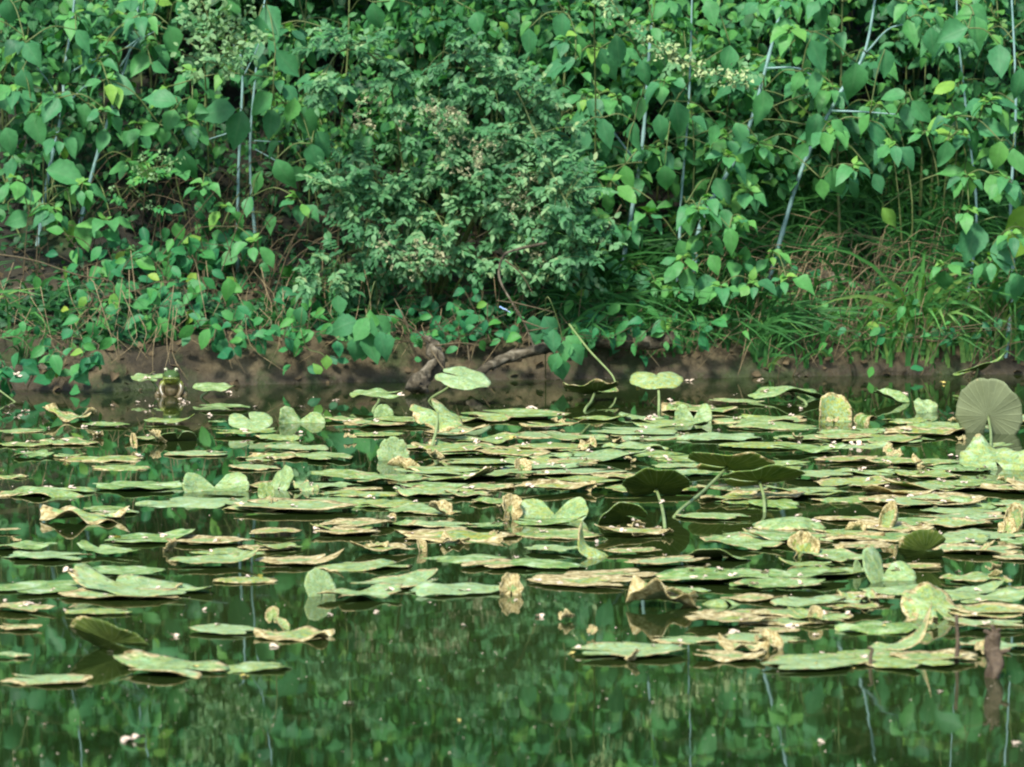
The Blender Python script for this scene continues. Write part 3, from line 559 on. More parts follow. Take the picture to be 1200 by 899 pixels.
for _ in range(120):                # dead stems sweeping down from right to left under the overhang
    px = rng.uniform(870, 1150); x = (px-600)/375; Y = bank_y(x)+.06+rng.uniform(0, .45); gz = ground(x, Y)
    L = rng.uniform(.15, .5); dx = -rng.uniform(.1, 1)*L; z0 = gz+rng.uniform(.02, .25)
    tube(dm, [(x, Y, z0), (x+dx*.5, Y-.08, z0+.02), (x+dx, Y-.16, max(gz-.05, z0-rng.uniform(.05, .25)))], .0016, .0009, 4, 3)
for _ in range(200):                # hanging roots and dry stalks along the whole bank
    px = rng.uniform(-40, 1240); x = (px-600)/375; Y = bank_y(x)+rng.uniform(.05, .35); gz = ground(x, Y)
    tube(dm, [(x, Y, gz+rng.uniform(.05, .22)), (x+rng.normal(0, .03), Y-.06, gz+.05), (x+rng.normal(0, .06), Y-.1, gz-.03)], .0013, .0008, 4, 3)
o = obj('dead_grass', dm, M['dead']); tag(o, 'dry brown grass stems and rootlets over the mud', 'dead grass', kind='stuff')
lm = MB(); k = 1500; x = rng.uniform(-2.2, 2.2, k); y = np.array([bank_y(a) for a in x])+rng.uniform(-.02, 1.2, k)**1.3
leaves(lm, 'small', [(a, b_, ground(a, b_)+.006) for a, b_ in zip(x, y)], np.c_[rng.normal(size=(k, 2)), rng.normal(0, .3, k)], rv(k)*.5+np.array([0, -.4, .8]), rng.uniform(.012, .035, k), 1.1, .5)
o = obj('leaf_litter', lm, M['litter']); tag(o, 'brown leaf litter scattered over the bank', 'leaf litter', kind='stuff')
def tuft(label, px, py, k, L, wd, bias=0, tint=.7):
    b0 = onwater(px, py, .0); b0.y = bank_y(b0.x)+.06; b0.x = (px-600)/FPX*b0.y; b0.z = ground(b0.x, b0.y)
    mb = MB(); B = np.array([b0]*k)+rng.normal(0, .02, (k, 3))*np.array([1, .6, 0])-np.array([0, 0, .01])
    blades(mb, B, np.c_[rng.normal(bias, .3, k), rng.normal(-.2, .2, k), rng.uniform(-.35, .1, k)], L*rng.uniform(.5, 1.1, k), wd*rng.uniform(.7, 1.2, k), np.clip(rng.normal(tint, .12, k), 0, 1), 7)
    single('grass_tuft', mb, M['grass'], b0, label=label, cat='grass tuft', group='broad grass tufts at the water edge')
tuft('tall bright green grass tuft at the water edge right of the broken log', 1078, 440, 46, .62, .0085, .05, .85)
tuft('bluish grass tuft drooping into the water below the slanting stems', 890, 440, 40, .42, .0055, .5, .4)
tuft('small grass tuft at the water edge left of the tall bright one', 1010, 440, 24, .24, .005)
tuft('short grass tuft standing near the right edge of the view', 1180, 440, 34, .55, .008, -.1, .85)
tuft('thin grass tuft below the leafy curtain', 800, 442, 22, .22, .0045, .1, .5)
tuft('wispy grass tuft on the left end of the bank', 30, 456, 16, .2, .0035, 0, .4)
def stemthing(name, label, cat, P, r0, r1, m_, sides=8, rough=0., n=6):
    mb = MB(); tube(mb, P, r0, r1, sides, n, rough=rough); return single(name, mb, M[m_], Vector(P[0]), label=label, cat=cat)
stemthing('reed_stalk', 'single green reed stalk leaning out of the mud right of the middle log', 'stalk', [at(667, 380, 16.95), at(690, 410, 16.85), at(716, 438, 16.75), at(722, 452, 16.7)], .0034, .0026, 'stalk')
stemthing('bramble_cane', 'thin pale cane arching in from the left edge', 'branch', [at(-60, 292, 17), at(30, 303, 17), at(90, 322, 17), at(130, 330, 17), at(133, 350, 17.)], .0028, .0016, 'woody')
stemthing('reed', 'long green blade slanting into the water at the far left', 'stalk', [at(-40, 430, 16.5), at(0, 458, 16.4), at(45, 492, 16.2)], .0025, .002, 'stalk')
stemthing('dead_stalk', 'grey straight dead stalk leaning left of the leafy curtain', 'stalk', [at(672, 335, 17.2), at(700, 290, 17.15), at(728, 240, 17.1)], .0035, .002, 'woody')

cm = MB(); k = 19000; x = rng.uniform(-2.7, 2.7, k); tt_ = np.concatenate([rng.uniform(.22, 2.6, k-5000), rng.uniform(.16, .4, 5000)]); y = np.array([bank_y(a) for a in x])+tt_
P_c = np.array([(a, b_, ground(a, b_)+rng.uniform(.0, .05)) for a, b_ in zip(x, y)])
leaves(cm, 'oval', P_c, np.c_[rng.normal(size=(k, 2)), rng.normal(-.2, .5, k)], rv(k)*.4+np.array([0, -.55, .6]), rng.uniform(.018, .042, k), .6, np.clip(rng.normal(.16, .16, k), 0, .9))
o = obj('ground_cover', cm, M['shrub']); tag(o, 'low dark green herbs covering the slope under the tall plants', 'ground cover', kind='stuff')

tw_ = MB()
for _ in range(170):
    px = rng.choice([rng.uniform(110, 320), rng.uniform(0, 640), rng.uniform(860, 1150)]); Y = 17.25+rng.uniform(0, .5); x = (px-600)/375; gz = ground(x, Y); L = rng.uniform(.12, .45); a_ = rng.normal(.3, .6)
    tube(tw_, [(x, Y, gz-.01), (x+a_*L*.5+rng.normal(0, .02), Y-.03, gz+L*.55), (x+a_*L, Y-.1, gz+L*rng.uniform(.5, .95))], .0022, .0009, 5, 4)
o = obj('dead_twigs', tw_, M['woody']); tag(o, 'tangle of dry brown twigs in the hollows under the plants', 'twigs', kind='stuff')
# logs, roots, driftwood
def log(name, label, cat, P, r0, r1, rough=.6, twigs=(), mt='bark'):
    if not twigs: return stemthing(name, label, cat, P, r0, r1, mt, 14, rough, 8)
    rt = thing(name, Vector(P[0]), label, cat); a, b_ = MB(), MB(); tube(a, P, r0, r1, 14, 8, rough=rough)
    for tw in twigs: tube(b_, tw, .003, .0012, 5, 5)
    obj('trunk', a, M[mt], rt); obj('twigs', b_, M['woody'], rt)
log('fallen_branch', 'weathered fallen branch sloping down to the water in the middle of the bank', 'branch', [onbank(790, 398, .10), onbank(730, 402, .11), onbank(680, 400, .11), at(640, 408, 16.93), at(600, 418, 16.88), at(572, 430, 16.8), at(550, 446, 16.74)], .021, .013)
log('driftwood_stump', 'gnarled grey driftwood stump standing in the water', 'driftwood', [at(487, 452, 16.62), at(497, 438, 16.68), at(512, 425, 16.7), at(508, 408, 16.75), at(500, 395, 16.8)], .026, .012, 1.1,
    [[at(508, 405, 16.75), at(470, 375, 16.7), at(445, 368, 16.7)], [at(510, 405, 16.72), at(540, 402, 16.65), at(562, 405, 16.6)], [at(505, 410, 16.7), at(520, 432, 16.65), at(532, 440, 16.6)], [at(548, 404, 16.64), at(550, 425, 16.62)], [at(480, 385, 16.7), at(470, 365, 16.7), at(462, 350, 16.75)]])
log('fallen_log', 'smooth brown log lying under the grass on the right', 'log', [onbank(925, 322, .10), onbank(980, 328, .17), onbank(1020, 345, .16), onbank(1050, 366, .12), onbank(1066, 390, .03)], .026, .020, .8)
log('driftwood', 'grey driftwood lying on the mud at the far left', 'driftwood', [onbank(-30, 430, .01), onbank(10, 434, .012), onbank(45, 430, .012), onbank(78, 437, .01)], .014, .009, 1.1,
    [[at(45, 430, 16.7), at(35, 448, 16.66), at(30, 460, 16.6)]])
log('root', 'exposed curved root low on the bank behind the left driftwood', 'root', [onbank(0, 345, .01), onbank(25, 340, .02), onbank(40, 350, .02), onbank(60, 372, .01)], .010, .006)
log('bare_twig', 'pale bare twig drooping over the middle log', 'twig', [at(640, 285, 17.), at(608, 292, 16.95), at(590, 300, 16.9), at(585, 325, 16.85), at(600, 355, 16.82), at(615, 380, 16.8), at(625, 405, 16.78)], .005, .0022, .3,
    [[at(592, 305, 16.9), at(610, 320, 16.9), at(625, 345, 16.9)], [at(600, 355, 16.82), at(582, 352, 16.8)], [at(612, 376, 16.8), at(640, 386, 16.78)], [at(600, 354, 16.82), at(650, 366, 16.8)], [at(618, 388, 16.8), at(643, 384, 16.75)]], 'bark')
stemthing('hanging_root', 'thin root hanging into the water left of the frog', 'root', [at(140, 395, 16.9), at(125, 430, 16.8), at(120, 450, 16.7)], .0022, .0014, 'woody')

# ------------------------------------------------------------------ lily pads
def pad_mesh(name, bu=0., bv=0., fold=0., wave=.03, seed=0, rag=.03, cup=0., tipbend=0., wide=.86, nr=9, na=52, bite=0, notch=166):
    """heart shaped pad of unit radius, stalk at the origin, tip to +Y, notch to -Y; bent about its axes"""
    rr = random.Random(seed); A = np.linspace(-R(notch), R(notch), na); ph = [rr.uniform(0, 6.28) for _ in range(6)]
    V = []; uv = []
    for i in range(nr+1):
        q = i/nr
        for a in A:
            ro = 1-.13*math.sin(a)**2*0-.10*(1-math.cos(a))/2
            ro *= 1+rag*(math.sin(9*a+ph[0])+.7*math.sin(17*a+ph[1])+.5*math.sin(31*a+ph[2]))*.5
            if bite and abs(((a-ph[5]+3.1416) % 6.283)-3.1416) < .35: ro *= 1-.35*bite*(1-abs(((a-ph[5]+3.1416) % 6.283)-3.1416)/.35)
            if abs(a) > R(notch-26): ro *= 1-.30*((abs(a)-R(notch-26))/R(26))**2
            r_ = q*ro; u, v = math.sin(a)*r_*wide, math.cos(a)*r_
            z = wave*(q**2)*(math.sin(3*a+ph[3])+.8*math.sin(5*a+ph[4])+.6*math.sin(8*a+ph[0]))
            z += wave*.35*math.sin(7*u+ph[1])*math.sin(6*v+ph[2])+cup*q*q+fold*abs(u)
            z -= .02*math.exp(-(u/.05)**2)*q
            if v > .3: z += tipbend*(v-.3)**2*2
            if abs(bu) > 1e-3: u, z = math.sin(bu*u)/bu-(z*math.sin(bu*u)), (1-math.cos(bu*u))/bu+z*math.cos(bu*u)
            if abs(bv) > 1e-3: v, z = math.sin(bv*v)/bv-z*math.sin(bv*v), (1-math.cos(bv*v))/bv+z*math.cos(bv*v)
            V.append((u, v, z)); uv.append((q, a))
    F = [(i*na+j, i*na+j+1, (i+1)*na+j+1, (i+1)*na+j) for i in range(nr) for j in range(na-1)]
    mb = MB().add(V, F, .5, uv); me = mb.mesh(name); me.materials.append(M['pad']); me.materials.append(M['padu'])
    return me
def padobj(name, me, loc, rot, sc, col, parent=None):
    o = bpy.data.objects.new(name, me); C.objects.link(o); o.location = loc; o.rotation_euler = rot
    o.scale = sc if hasattr(sc, '__len__') else (sc,)*3; o.color = (*col, 1)
    md = o.modifiers.new('thickness', 'SOLIDIFY'); md.thickness = .0016/((sc[0] if hasattr(sc, '__len__') else sc)); md.offset = -1; md.material_offset = 1; md.material_offset_rim = 0
    if parent: o.parent = parent
    return o
LAND = []        # landmarks for the labels of flat pads: (px, py, phrase)
def special(label, px, py, w_, pitch=0, yaw=0, roll=0, h=0., stalk=None, col=(.2, .1, .5), cat='lily pad', name='lily_pad', land=None, seed=None, sq=1., tilt=0, ry=0, **k):
    """px,py: picture position of the blade's centre; h: height of that centre above the water (m); w_: width in pixels
       rotation: blade lies flat with the tip away from the viewer at yaw 0; pitch raises the tip; yaw turns it"""
    c = onwater(px, py, h); s = w_*.5/.86*c.y/FPX
    seed = seed if seed is not None else int(px*7+py); me = pad_mesh('blade', seed=seed, **k)
    E = (Matrix.Rotation(R(tilt), 4, 'X') @ Matrix.Rotation(R(ry), 4, 'Y') @ Matrix.Rotation(R(yaw), 4, 'Z') @ Matrix.Rotation(R(pitch), 4, 'X') @ Matrix.Rotation(R(roll), 4, 'Y')).to_euler()
    if stalk is None:
        o = padobj(name, me, c, E, (s, s*sq, s), col); tag(o, label, cat, 'lily pads on the pond')
    else:
        base = onwater(*stalk); rt = thing(name, Vector((base.x, base.y, 0)), label, cat, 'lily pads on the pond')
        padobj('blade', me, c-rt.location, E, (s, s*sq, s), col, rt)
        mb = MB(); b_ = rt.location; top = Vector(c)-Vector((0, 0, .002)); b_low = b_-Vector((0, 0, .06))
        tube(mb, [b_low, b_, (b_+top)/2+Vector((.004, 0, 0)), top], .0048, .0036, 8, 5); obj('stalk', mb, M['stalk'], rt)
    if land: LAND.append((px, py, land))
P_, O_, Ye, Br, Dk = (.1, .05, 1.), (.25, .1, .4), (.8, .35, .5), (.5, 1., .4), (.1, .0, .0)
# back row
special('pale green pad raised on a leaning stalk, leftmost one before the frog', 175, 442, 42, 0, 60, 0, .050, (187, 462), (.15, 0, .5), land='raised pad beside the frog', sq=.9, tilt=8)
special('mid green pad raised just right of the frog with its near edge drooping', 247, 453, 47, 0, -80, 0, .034, (236, 466), (.1, 0, .4), wave=.04, tilt=7)
special('curled yellow rimmed pad showing its dark underside near the left edge', 85, 489, 62, 0, 80, 0, .010, None, (.5, .5, .5), bv=.9, wave=.07, land='curled pad near the left edge')
special('round pale pad tilted towards the viewer on a slanting stalk, right of the frog', 293, 492, 54, 0, 200, 0, .035, (276, 508), (.15, .05, .8), wave=.02, tilt=19, land='round tilted pad')
special('pad standing on its stem end with two round lobes raised, behind the round tilted pad', 352, 492, 52, 0, 172, 0, .008, None, (.1, .0, .6), wave=.03, tilt=66, ry=14, fold=.1, notch=150, wide=1.05, sq=0.62, bu=.5, land='back row two-lobed pad')
special('grey green pad held flat above the water on a short stalk before the mud bank', 446, 461, 62, 0, 90, 0, .035, (437, 482), (.15, .05, .4), tilt=4, wave=.04, land='low stalked pad')
special('small pad tip poking up beneath the low pad on a short stalk', 450, 488, 26, 70, 20, 0, .0, None, (.1, .05, .5))
special('large whitish pad held high and tilted beside the driftwood stump', 540, 441, 62, 0, 250, 0, .085, (503, 470), (.05, .05, 1.), tilt=20, ry=7, wave=.03, cup=-.05, land='whitish pad by the stump')
special('torn pale pad with brown ragged edges on an upright stalk', 513, 484, 66, 0, 215, 0, .085, (505, 528), (.35, .35, .8), tilt=22, ry=14, wave=.06, rag=.08, bite=1, bu=-.5, land='torn pale pad on its stalk')
special('dark cupped pad with rolled up pale edges before the middle log', 697, 459, 64, 0, 90, 0, .028, (685, 482), (.2, .3, .1), tilt=-16, cup=.16, wave=.06, land='dark cupped pad')
special('speckled green pad held high like an umbrella on a straight stalk', 769, 440, 66, 0, 180, 0, .09, (772, 482), (.6, .05, .9), tilt=13, cup=-.12, wave=.02, land='umbrella-like pad')
special('pad standing with two pointed pale lobes like ears', 813, 490, 50, 0, 180, 0, .010, None, (.1, .1, .7), tilt=72, fold=.3, notch=145, wide=.8, ry=-8, land='ear-shaped pad')
special('pad folded in the middle with its halves raised like wings', 926, 459, 84, 4, 100, 0, .022, (945, 474), (.05, .0, .4), fold=.12, bv=-.5, wave=.05, land='wing-like pad')
special('cream and yellow withered pad standing upright with a rolled brown rim', 977, 486, 46, 72, 15, 0, .020, None, (.7, .35, .9), bu=.8, wave=.05, land='withered cream pad')
special('dark hooked pad curling over beside the withered cream pad', 1010, 490, 34, 50, -60, 0, .02, None, (.3, .5, .0), bv=-2.2, wave=.05)
special('long dark green pad tilted above the water at the right end of the bank', 1146, 431, 70, 0, -90, 0, .055, (1138, 450), (.1, .1, .0), tilt=-12, ry=-20, bv=.3, wide=.4, sq=1.)
special('huge grey green pad standing on edge with its veined back towards the viewer', 1158, 487, 78, 0, 180, 0, .052, (1161, 528), (.1, .0, 1.), wave=.03, nr=12, cup=.08, ry=24, wide=.95, tilt=-78, land='huge upright pad')
special('small green folded pad behind the pale crumpled one, left of the huge upright pad', 1046, 468, 40, 20, 60, 0, .01, None, (.1, .0, .3), fold=.4)
special('small pale crumpled pad left of the huge upright pad', 1086, 480, 34, 40, 30, 0, .008, None, (.2, .1, .9), wave=.12)
special('dark brown dead pad curled into a stub on the left of the raft', 156, 519, 20, 60, 20, 0, .018, None, (.3, 1., .0), bu=2., cup=.3, cat='dead leaf', name='dead_leaf', land='dark curled stub')
special('green pad tilted up next to the dark curled stub', 208, 514, 48, -30, 10, 0, .006, None, (.15, .0, .3))
special('pad standing with its two broad lobes raised like a butterfly, on the left', 251, 571, 74, 0, 184, 0, .009, None, (.1, .0, .8), tilt=60, ry=9, fold=.1, notch=150, wide=1.05, sq=0.62, bu=.5, land='butterfly-like pad')
special('upright pale pad leaning to the left, right of the butterfly-like pad', 329, 566, 38, 62, -50, 0, .016, None, (.1, .1, .7), wave=.05, land='leaning pale pad')
special('small pale curled pad lying right of the leaning pale pad', 360, 571, 32, 15, 50, 0, .008, None, (.3, .3, .9), wave=.14)
special('small yellow green leaf tip sticking up below the leaning pale pad', 312, 578, 22, 76, 20, 0, .012, None, (.5, .0, .3))
special('pale torn pad standing upright like a tooth', 461, 535, 40, 84, 8, 0, .010, None, (.1, .15, .9), bite=1, rag=.08, land='tooth-shaped pad')
special('crumpled brown dead pad at the foot of the tooth-shaped pad', 475, 549, 36, 30, 60, 0, .010, None, (.3, 1., .4), wave=.16, bu=1.6, cat='dead leaf', name='dead_leaf')
special('tall tan dead pad rolled upright in the centre of the raft', 598, 598, 34, 78, 10, 10, .022, None, (.4, 1., .8), bu=1.9, wave=.1, cat='dead leaf', name='dead_leaf', land='tall tan rolled pad')
special('pad with two rounded speckled lobes raised, right of the tall tan rolled pad', 650, 603, 80, 0, 176, 0, .009, None, (.35, .0, .7), tilt=62, ry=-12, fold=.1, notch=150, wide=1.05, sq=0.66, bu=.5, land='speckled two-lobed pad')
special('dark olive pad seen from below, hanging over the two folded dark pads', 769, 572, 84, 0, 180, 0, .055, (779, 618), (.1, .05, .0), tilt=-27, cup=.10, wave=.03, land='dark pad seen from below')
special('long olive pad with a brown spotted rim on a thick leaning stalk', 852, 547, 100, 0, 250, 0, .065, (790, 606), (.5, .25, .0), tilt=-22, ry=7, cup=.10, wide=.7, land='long olive pad')
special('long dark green pad tilted just below the brown rimmed olive one', 890, 563, 96, 0, 262, 0, .055, (896, 600), (.2, .05, .0), tilt=-22, ry=-3, cup=.10, wide=.62)
special('dark green pad folded over like a tent left of the thick leaning stalk', 733, 604, 62, 0, 90, 0, .020, None, (.05, .0, .0), tilt=-38, bv=-.8, wave=.03, land='tent-like dark pad')
special('crumpled grey green pad with speckles in front of the huge upright pad', 1166, 541, 84, 0, 20, 0, .018, None, (.4, .1, .8), tilt=24, wave=.1, land='crumpled grey pad')
special('tan dead pad folded into a small hump, left of the crumpled grey pad', 1083, 541, 28, 30, 80, 0, .012, None, (.4, 1., .8), bu=-2., wave=.1, cat='dead leaf', name='dead_leaf', land='tan hump')
special('green pad bulging up in a smooth mound with brown tip', 930, 606, 88, 0, 90, 0, .022, None, (.15, .25, .6), cup=-.22, wave=.03, land='smooth green mound')
special('cream coloured cupped pad like half an eggshell', 1046, 612, 40, 60, -40, 0, .018, None, (.4, .55, .9), cup=.45, bu=1., wave=.04, land='eggshell-like pad')
special('cream brown cupped pad at the right edge of the view', 1190, 616, 42, 58, -20, 0, .018, None, (.4, .7, .8), cup=.45, bu=1., wave=.05)
special('dark green pad cupped like a bowl facing the viewer', 1084, 645, 54, 0, 90, 0, .022, None, (.1, .1, .0), tilt=-55, cup=.25, wave=.03, land='dark bowl-like pad')
special('yellow withered pad folded into a pleated fan', 941, 645, 40, 75, 10, 0, .014, None, (.9, .7, .5), wave=.16, bu=1.2, cat='dead leaf', name='dead_leaf', land='yellow pleated pad')
special('pale pad with a narrow lobe and a broad lobe raised like a star', 1036, 673, 74, 0, 170, 0, .012, None, (.1, .1, .7), tilt=30, ry=25, fold=.4, rag=.03, land='star-like pad')
special('narrow pointed lobe sticking up left of the star-like pad', 1005, 668, 22, 80, 30, 0, .010, None, (.1, .1, .7), wide=.45)
special('bulging yellow green pad with a twisted brown tip', 700, 644, 50, 20, 80, 0, .016, None, (.7, .25, .8), cup=-.4, wave=.05, tipbend=1.2, land='bulging yellow pad')
special('folded tan pad tip lying right of the tooth-shaped pad', 517, 600, 30, 30, 60, 0, .010, None, (.4, .8, .9), fold=.7, wave=.1)
special('brown dead pad hanging in a fold behind the open water', 599, 690, 34, 70, 0, 0, .012, None, (.4, 1., .6), bu=1.5, wave=.12, cat='dead leaf', name='dead_leaf', land='hanging brown fold')
special('pale pad raised in a triangle left of the open water', 376, 690, 44, 66, 35, 0, .014, None, (.1, .05, .9), wave=.02, land='pale triangle pad')
special('dark brown looped pad rim standing on a flat brown pad', 460, 608, 12, 80, 10, 0, .008, None, (.3, 1., .0), bu=2.2)
special('large dark olive pad rolled half upright in the open water on the left', 133, 752, 96, 0, 100, 0, .018, None, (.2, .2, .05), tilt=-48, ry=17, cup=.08, wide=.5, wave=.03, land='dark rolled pad')
special('brown edged pad with a curled flap standing on it, left of the open water', 350, 743, 92, 0, 80, 0, .006, None, (.6, .6, .6), wave=.05, land='curled flap pad')
special('olive curled flap standing on the brown edged pad', 320, 722, 20, 74, -20, 0, .020, None, (.5, .5, .4), bu=1.2)
special('pale twisted fold right beside the olive curled flap', 330, 733, 22, 45, 60, 0, .014, None, (.5, .3, .9), bu=1.2)
special('crumpled cream and brown pad with flaps, right of the open water', 783, 703, 84, 14, 100, 0, .014, None, (.6, .7, .8), wave=.15, fold=.3, land='crumpled cream pad')
special('cream rolled strip lying across the crumpled cream pad', 790, 694, 34, 22, 120, 0, .026, None, (.5, .7, 1.), bu=2., wide=.5, wave=.06)
special('small green dome shaped pad right of the crumpled cream pad', 846, 702, 48, 0, 40, 0, .012, None, (.4, .1, .5), cup=-.3)
special('big folded pad with a peaked brown rim on the right', 1096, 712, 80, 34, 20, 0, .020, None, (.35, .35, .6), bu=-.8, wave=.08, land='big peaked pad')
special('tan strip of dead pad standing before its reflection', 955, 722, 22, 80, 10, 0, .014, None, (.4, 1., .9), bu=1.5, cat='dead leaf', name='dead_leaf', land='standing tan strip')
special('brown folded dead pad with a pointed tip left of the standing tan strip', 902, 752, 36, 40, 60, 0, .014, None, (.5, 1., .5), bu=1.4, wave=.1, cat='dead leaf', name='dead_leaf', land='brown folded pad')
special('swooping pad with its right end curled up to a white hook', 1050, 756, 84, 8, -80, 0, .010, None, (.2, .4, .8), tipbend=.9, wave=.05, wide=.5, land='swooping pad')
special('cream crumpled edge of pad beneath the swooping pad', 875, 757, 60, 10, 80, 0, .010, None, (.5, .8, .9), wave=.13)
special('brown rimmed pad with a dark curled hole near the left edge', 104, 604, 100, 4, 80, 0, .012, None, (.4, .5, .6), wave=.09, land='brown rimmed holed pad')
special('raised green pad like a low roof at the left edge', 62, 572, 106, 0, 80, 0, .014, None, (.2, .2, .4), cup=-.10, wave=.05, land='low roof-like pad')
special('tan hump of dead pad between the yellow pads in the middle', 535, 632, 32, 12, 80, 0, .010, None, (.5, 1., .6), wave=.16, cat='dead leaf', name='dead_leaf')
special('brown curl of dead pad on the end of the yellow pad left of centre', 493, 641, 18, 66, 30, 0, .010, None, (.4, 1., .2), bu=2., cat='dead leaf', name='dead_leaf')
special('small brown folded pad tip among the pads behind the tall tan one', 611, 549, 22, 60, 20, 0, .008, None, (.4, 1., .4), fold=.8, cat='dead leaf', name='dead_leaf')
special('tent-like grey green pad right of the eggshell-like pad, far right', 1160, 588, 84, 10, 85, 0, .010, None, (.1, .0, .3), fold=-.16, cup=-.04)
special('pad edge raised as a pale wedge in front of the dark pads', 846, 649, 84, 14, 160, 0, .010, None, (.1, .05, .5), fold=-.18)
special('tilted pale slip of pad near the right edge beside the dark bowl-like pad', 1153, 642, 30, 30, -60, 0, .012, None, (.4, .8, 1.), wide=.3)
special('crumpled yellow pad lump beneath the star-like pad', 1008, 700, 50, 8, 60, 0, .010, None, (.7, .3, .8), wave=.13)

# flat pads: (px, py, width, kind)
g_, b2_, y_, w2_, t_ = 'green', 'bluish', 'yellow', 'pale', 'brown edged'
KIND = {'green': ((.45, .25, .35), 'mossy green'), 'bluish': ((.05, .03, .15), 'bluish green'), 'yellow': ((1., .6, .6), 'yellow blotched'), 'pale': ((.25, .22, .9), 'pale green'), 'brown edged': ((.6, .8, .6), 'brown edged')}
flat = [(260,476,62,g_),(122,497,58,b2_),(195,493,64,g_),(256,494,22,b2_),(25,504,76,g_),(72,517,84,g_),(175,513,60,g_),(40,531,52,b2_),(80,534,44,b2_),(128,536,112,g_),(235,531,80,w2_),(300,546,66,w2_),(15,558,44,g_),(20,577,70,t_),(168,568,108,b2_),(220,588,140,w2_),(300,592,100,g_),(12,620,28,y_),(170,631,112,b2_),(240,633,104,t_),(32,638,80,b2_),(62,650,106,w2_),(130,645,84,b2_),(262,645,100,g_),(246,656,112,w2_),(142,669,98,b2_),(292,678,80,y_),(52,689,150,b2_),(170,690,190,w2_),(150,697,150,g_),(30,712,90,t_),(120,716,84,g_),(20,733,54,t_),(50,794,106,w2_),(205,781,144,g_),(300,779,96,w2_),(266,737,92,w2_),(12,765,44,w2_),
 (345,523,84,w2_),(380,534,96,g_),(330,511,60,g_),(440,508,60,g_),(400,490,60,g_),(440,495,86,y_),(480,492,80,g_),(405,556,90,g_),(450,562,100,b2_),(420,577,110,g_),(340,592,150,w2_),(385,586,90,b2_),(455,588,110,g_),(515,575,110,g_),(520,614,90,w2_),(490,612,70,b2_),(326,622,64,y_),(415,613,94,t_),(452,642,84,y_),(545,626,150,y_),(555,653,120,b2_),(580,660,100,t_),(345,657,110,t_),(430,662,120,w2_),(310,642,70,t_),(420,695,110,w2_),(462,683,126,w2_),(530,690,140,w2_),(330,640,60,g_),(515,552,110,w2_),(520,560,130,g_),(560,540,100,w2_),(480,523,60,b2_),(560,515,100,w2_),(550,522,110,g_),(535,530,60,b2_),(530,505,80,w2_),(510,567,90,b2_),(575,588,60,b2_),
 (600,485,130,g_),(560,490,80,g_),(640,508,94,w2_),(680,513,90,g_),(700,490,70,g_),(760,510,130,w2_),(840,511,110,w2_),(650,521,110,g_),(600,528,110,y_),(700,535,130,w2_),(625,536,90,g_),(680,552,130,w2_),(630,545,90,w2_),(760,530,100,g_),(740,522,80,w2_),(650,570,110,y_),(690,562,100,g_),(870,574,100,w2_),(855,583,90,y_),(838,603,90,b2_),(745,622,100,y_),(650,625,110,g_),(640,612,90,b2_),(650,643,70,w2_),(745,645,70,y_),(872,637,120,b2_),(885,627,90,g_),(785,657,110,w2_),(628,658,110,b2_),(690,681,140,y_),(720,672,120,t_),(850,674,160,b2_),(890,682,100,b2_),(800,690,80,g_),(860,716,120,t_),(880,746,120,w2_),(730,762,138,w2_),(800,748,90,w2_),(850,768,90,t_),
 (820,480,110,g_),(860,470,70,g_),(880,490,120,w2_),(900,497,120,g_),(950,511,84,g_),(900,520,110,g_),(945,525,90,b2_),(1000,522,84,w2_),(1050,513,100,b2_),(1080,507,110,y_),(1060,492,60,b2_),(1000,508,80,g_),(920,543,70,b2_),(960,556,90,w2_),(1010,552,90,w2_),(990,538,80,y_),(1040,540,80,g_),(1120,548,80,b2_),(1000,566,120,y_),(950,575,110,w2_),(1110,570,160,g_),(1060,576,120,t_),(1085,588,110,w2_),(1130,599,100,w2_),(1190,598,60,b2_),(1000,606,90,y_),(1115,614,90,w2_),(1000,622,90,b2_),(930,630,110,b2_),(1150,626,100,w2_),(1010,640,100,t_),(980,652,110,g_),(1150,645,110,w2_),(1190,652,60,w2_),(950,672,110,b2_),(910,684,110,b2_),(1150,700,110,w2_),(1185,714,70,b2_),(1160,730,100,w2_),(1150,716,110,g_),(960,706,110,w2_),(940,718,110,g_),(925,727,100,w2_),(1030,733,120,b2_),(1000,700,90,y_),(1165,757,84,w2_),(1060,774,140,g_),(1100,770,110,t_),(940,778,110,w2_),(970,772,130,g_),(1020,765,90,g_),(860,725,110,y_),(880,700,80,y_),(1060,690,120,w2_),(1140,676,90,g_),(905,737,60,t_)]
for _ in range(46):
    flat.append((rng.uniform(480, 1230), rng.uniform(486, 590), rng.uniform(50, 115), [g_, w2_, y_, b2_, g_][rng.integers(5)]))
for _ in range(26):
    flat.append((rng.uniform(880, 1240), rng.uniform(560, 735), rng.uniform(60, 120), [g_, w2_, y_, b2_, t_][rng.integers(5)]))
for _ in range(12):
    flat.append((rng.uniform(-60, 420), rng.uniform(500, 600), rng.uniform(50, 100), [g_, w2_, g_, b2_, t_][rng.integers(5)]))
for _ in range(10):
    flat.append((rng.uniform(380, 620), rng.uniform(560, 640), rng.uniform(50, 100), [g_, w2_, g_, b2_, t_][rng.integers(5)]))
variants = [pad_mesh('flat_pad', wave=[.012, .022, .034, .018][i % 4], seed=100+i, rag=[.04, .07, .11][i % 3], bu=[0, .14, -.12, .08][i % 4], bv=[0, .1, 0, -.12][(i//2) % 4], bite=1 if i % 3 == 0 else 0, cup=[0, .03, -.03][i % 3], wide=[.70, .62, .78][(i//3) % 3], tipbend=.2 if i % 6 == 3 else 0) for i in range(30)]
ORD = ['', 'second ', 'third ', 'fourth ', 'fifth ', 'sixth ', 'seventh ', 'eighth ', 'ninth ', 'tenth ', 'eleventh ', 'twelfth ', 'thirteenth ', 'fourteenth ']
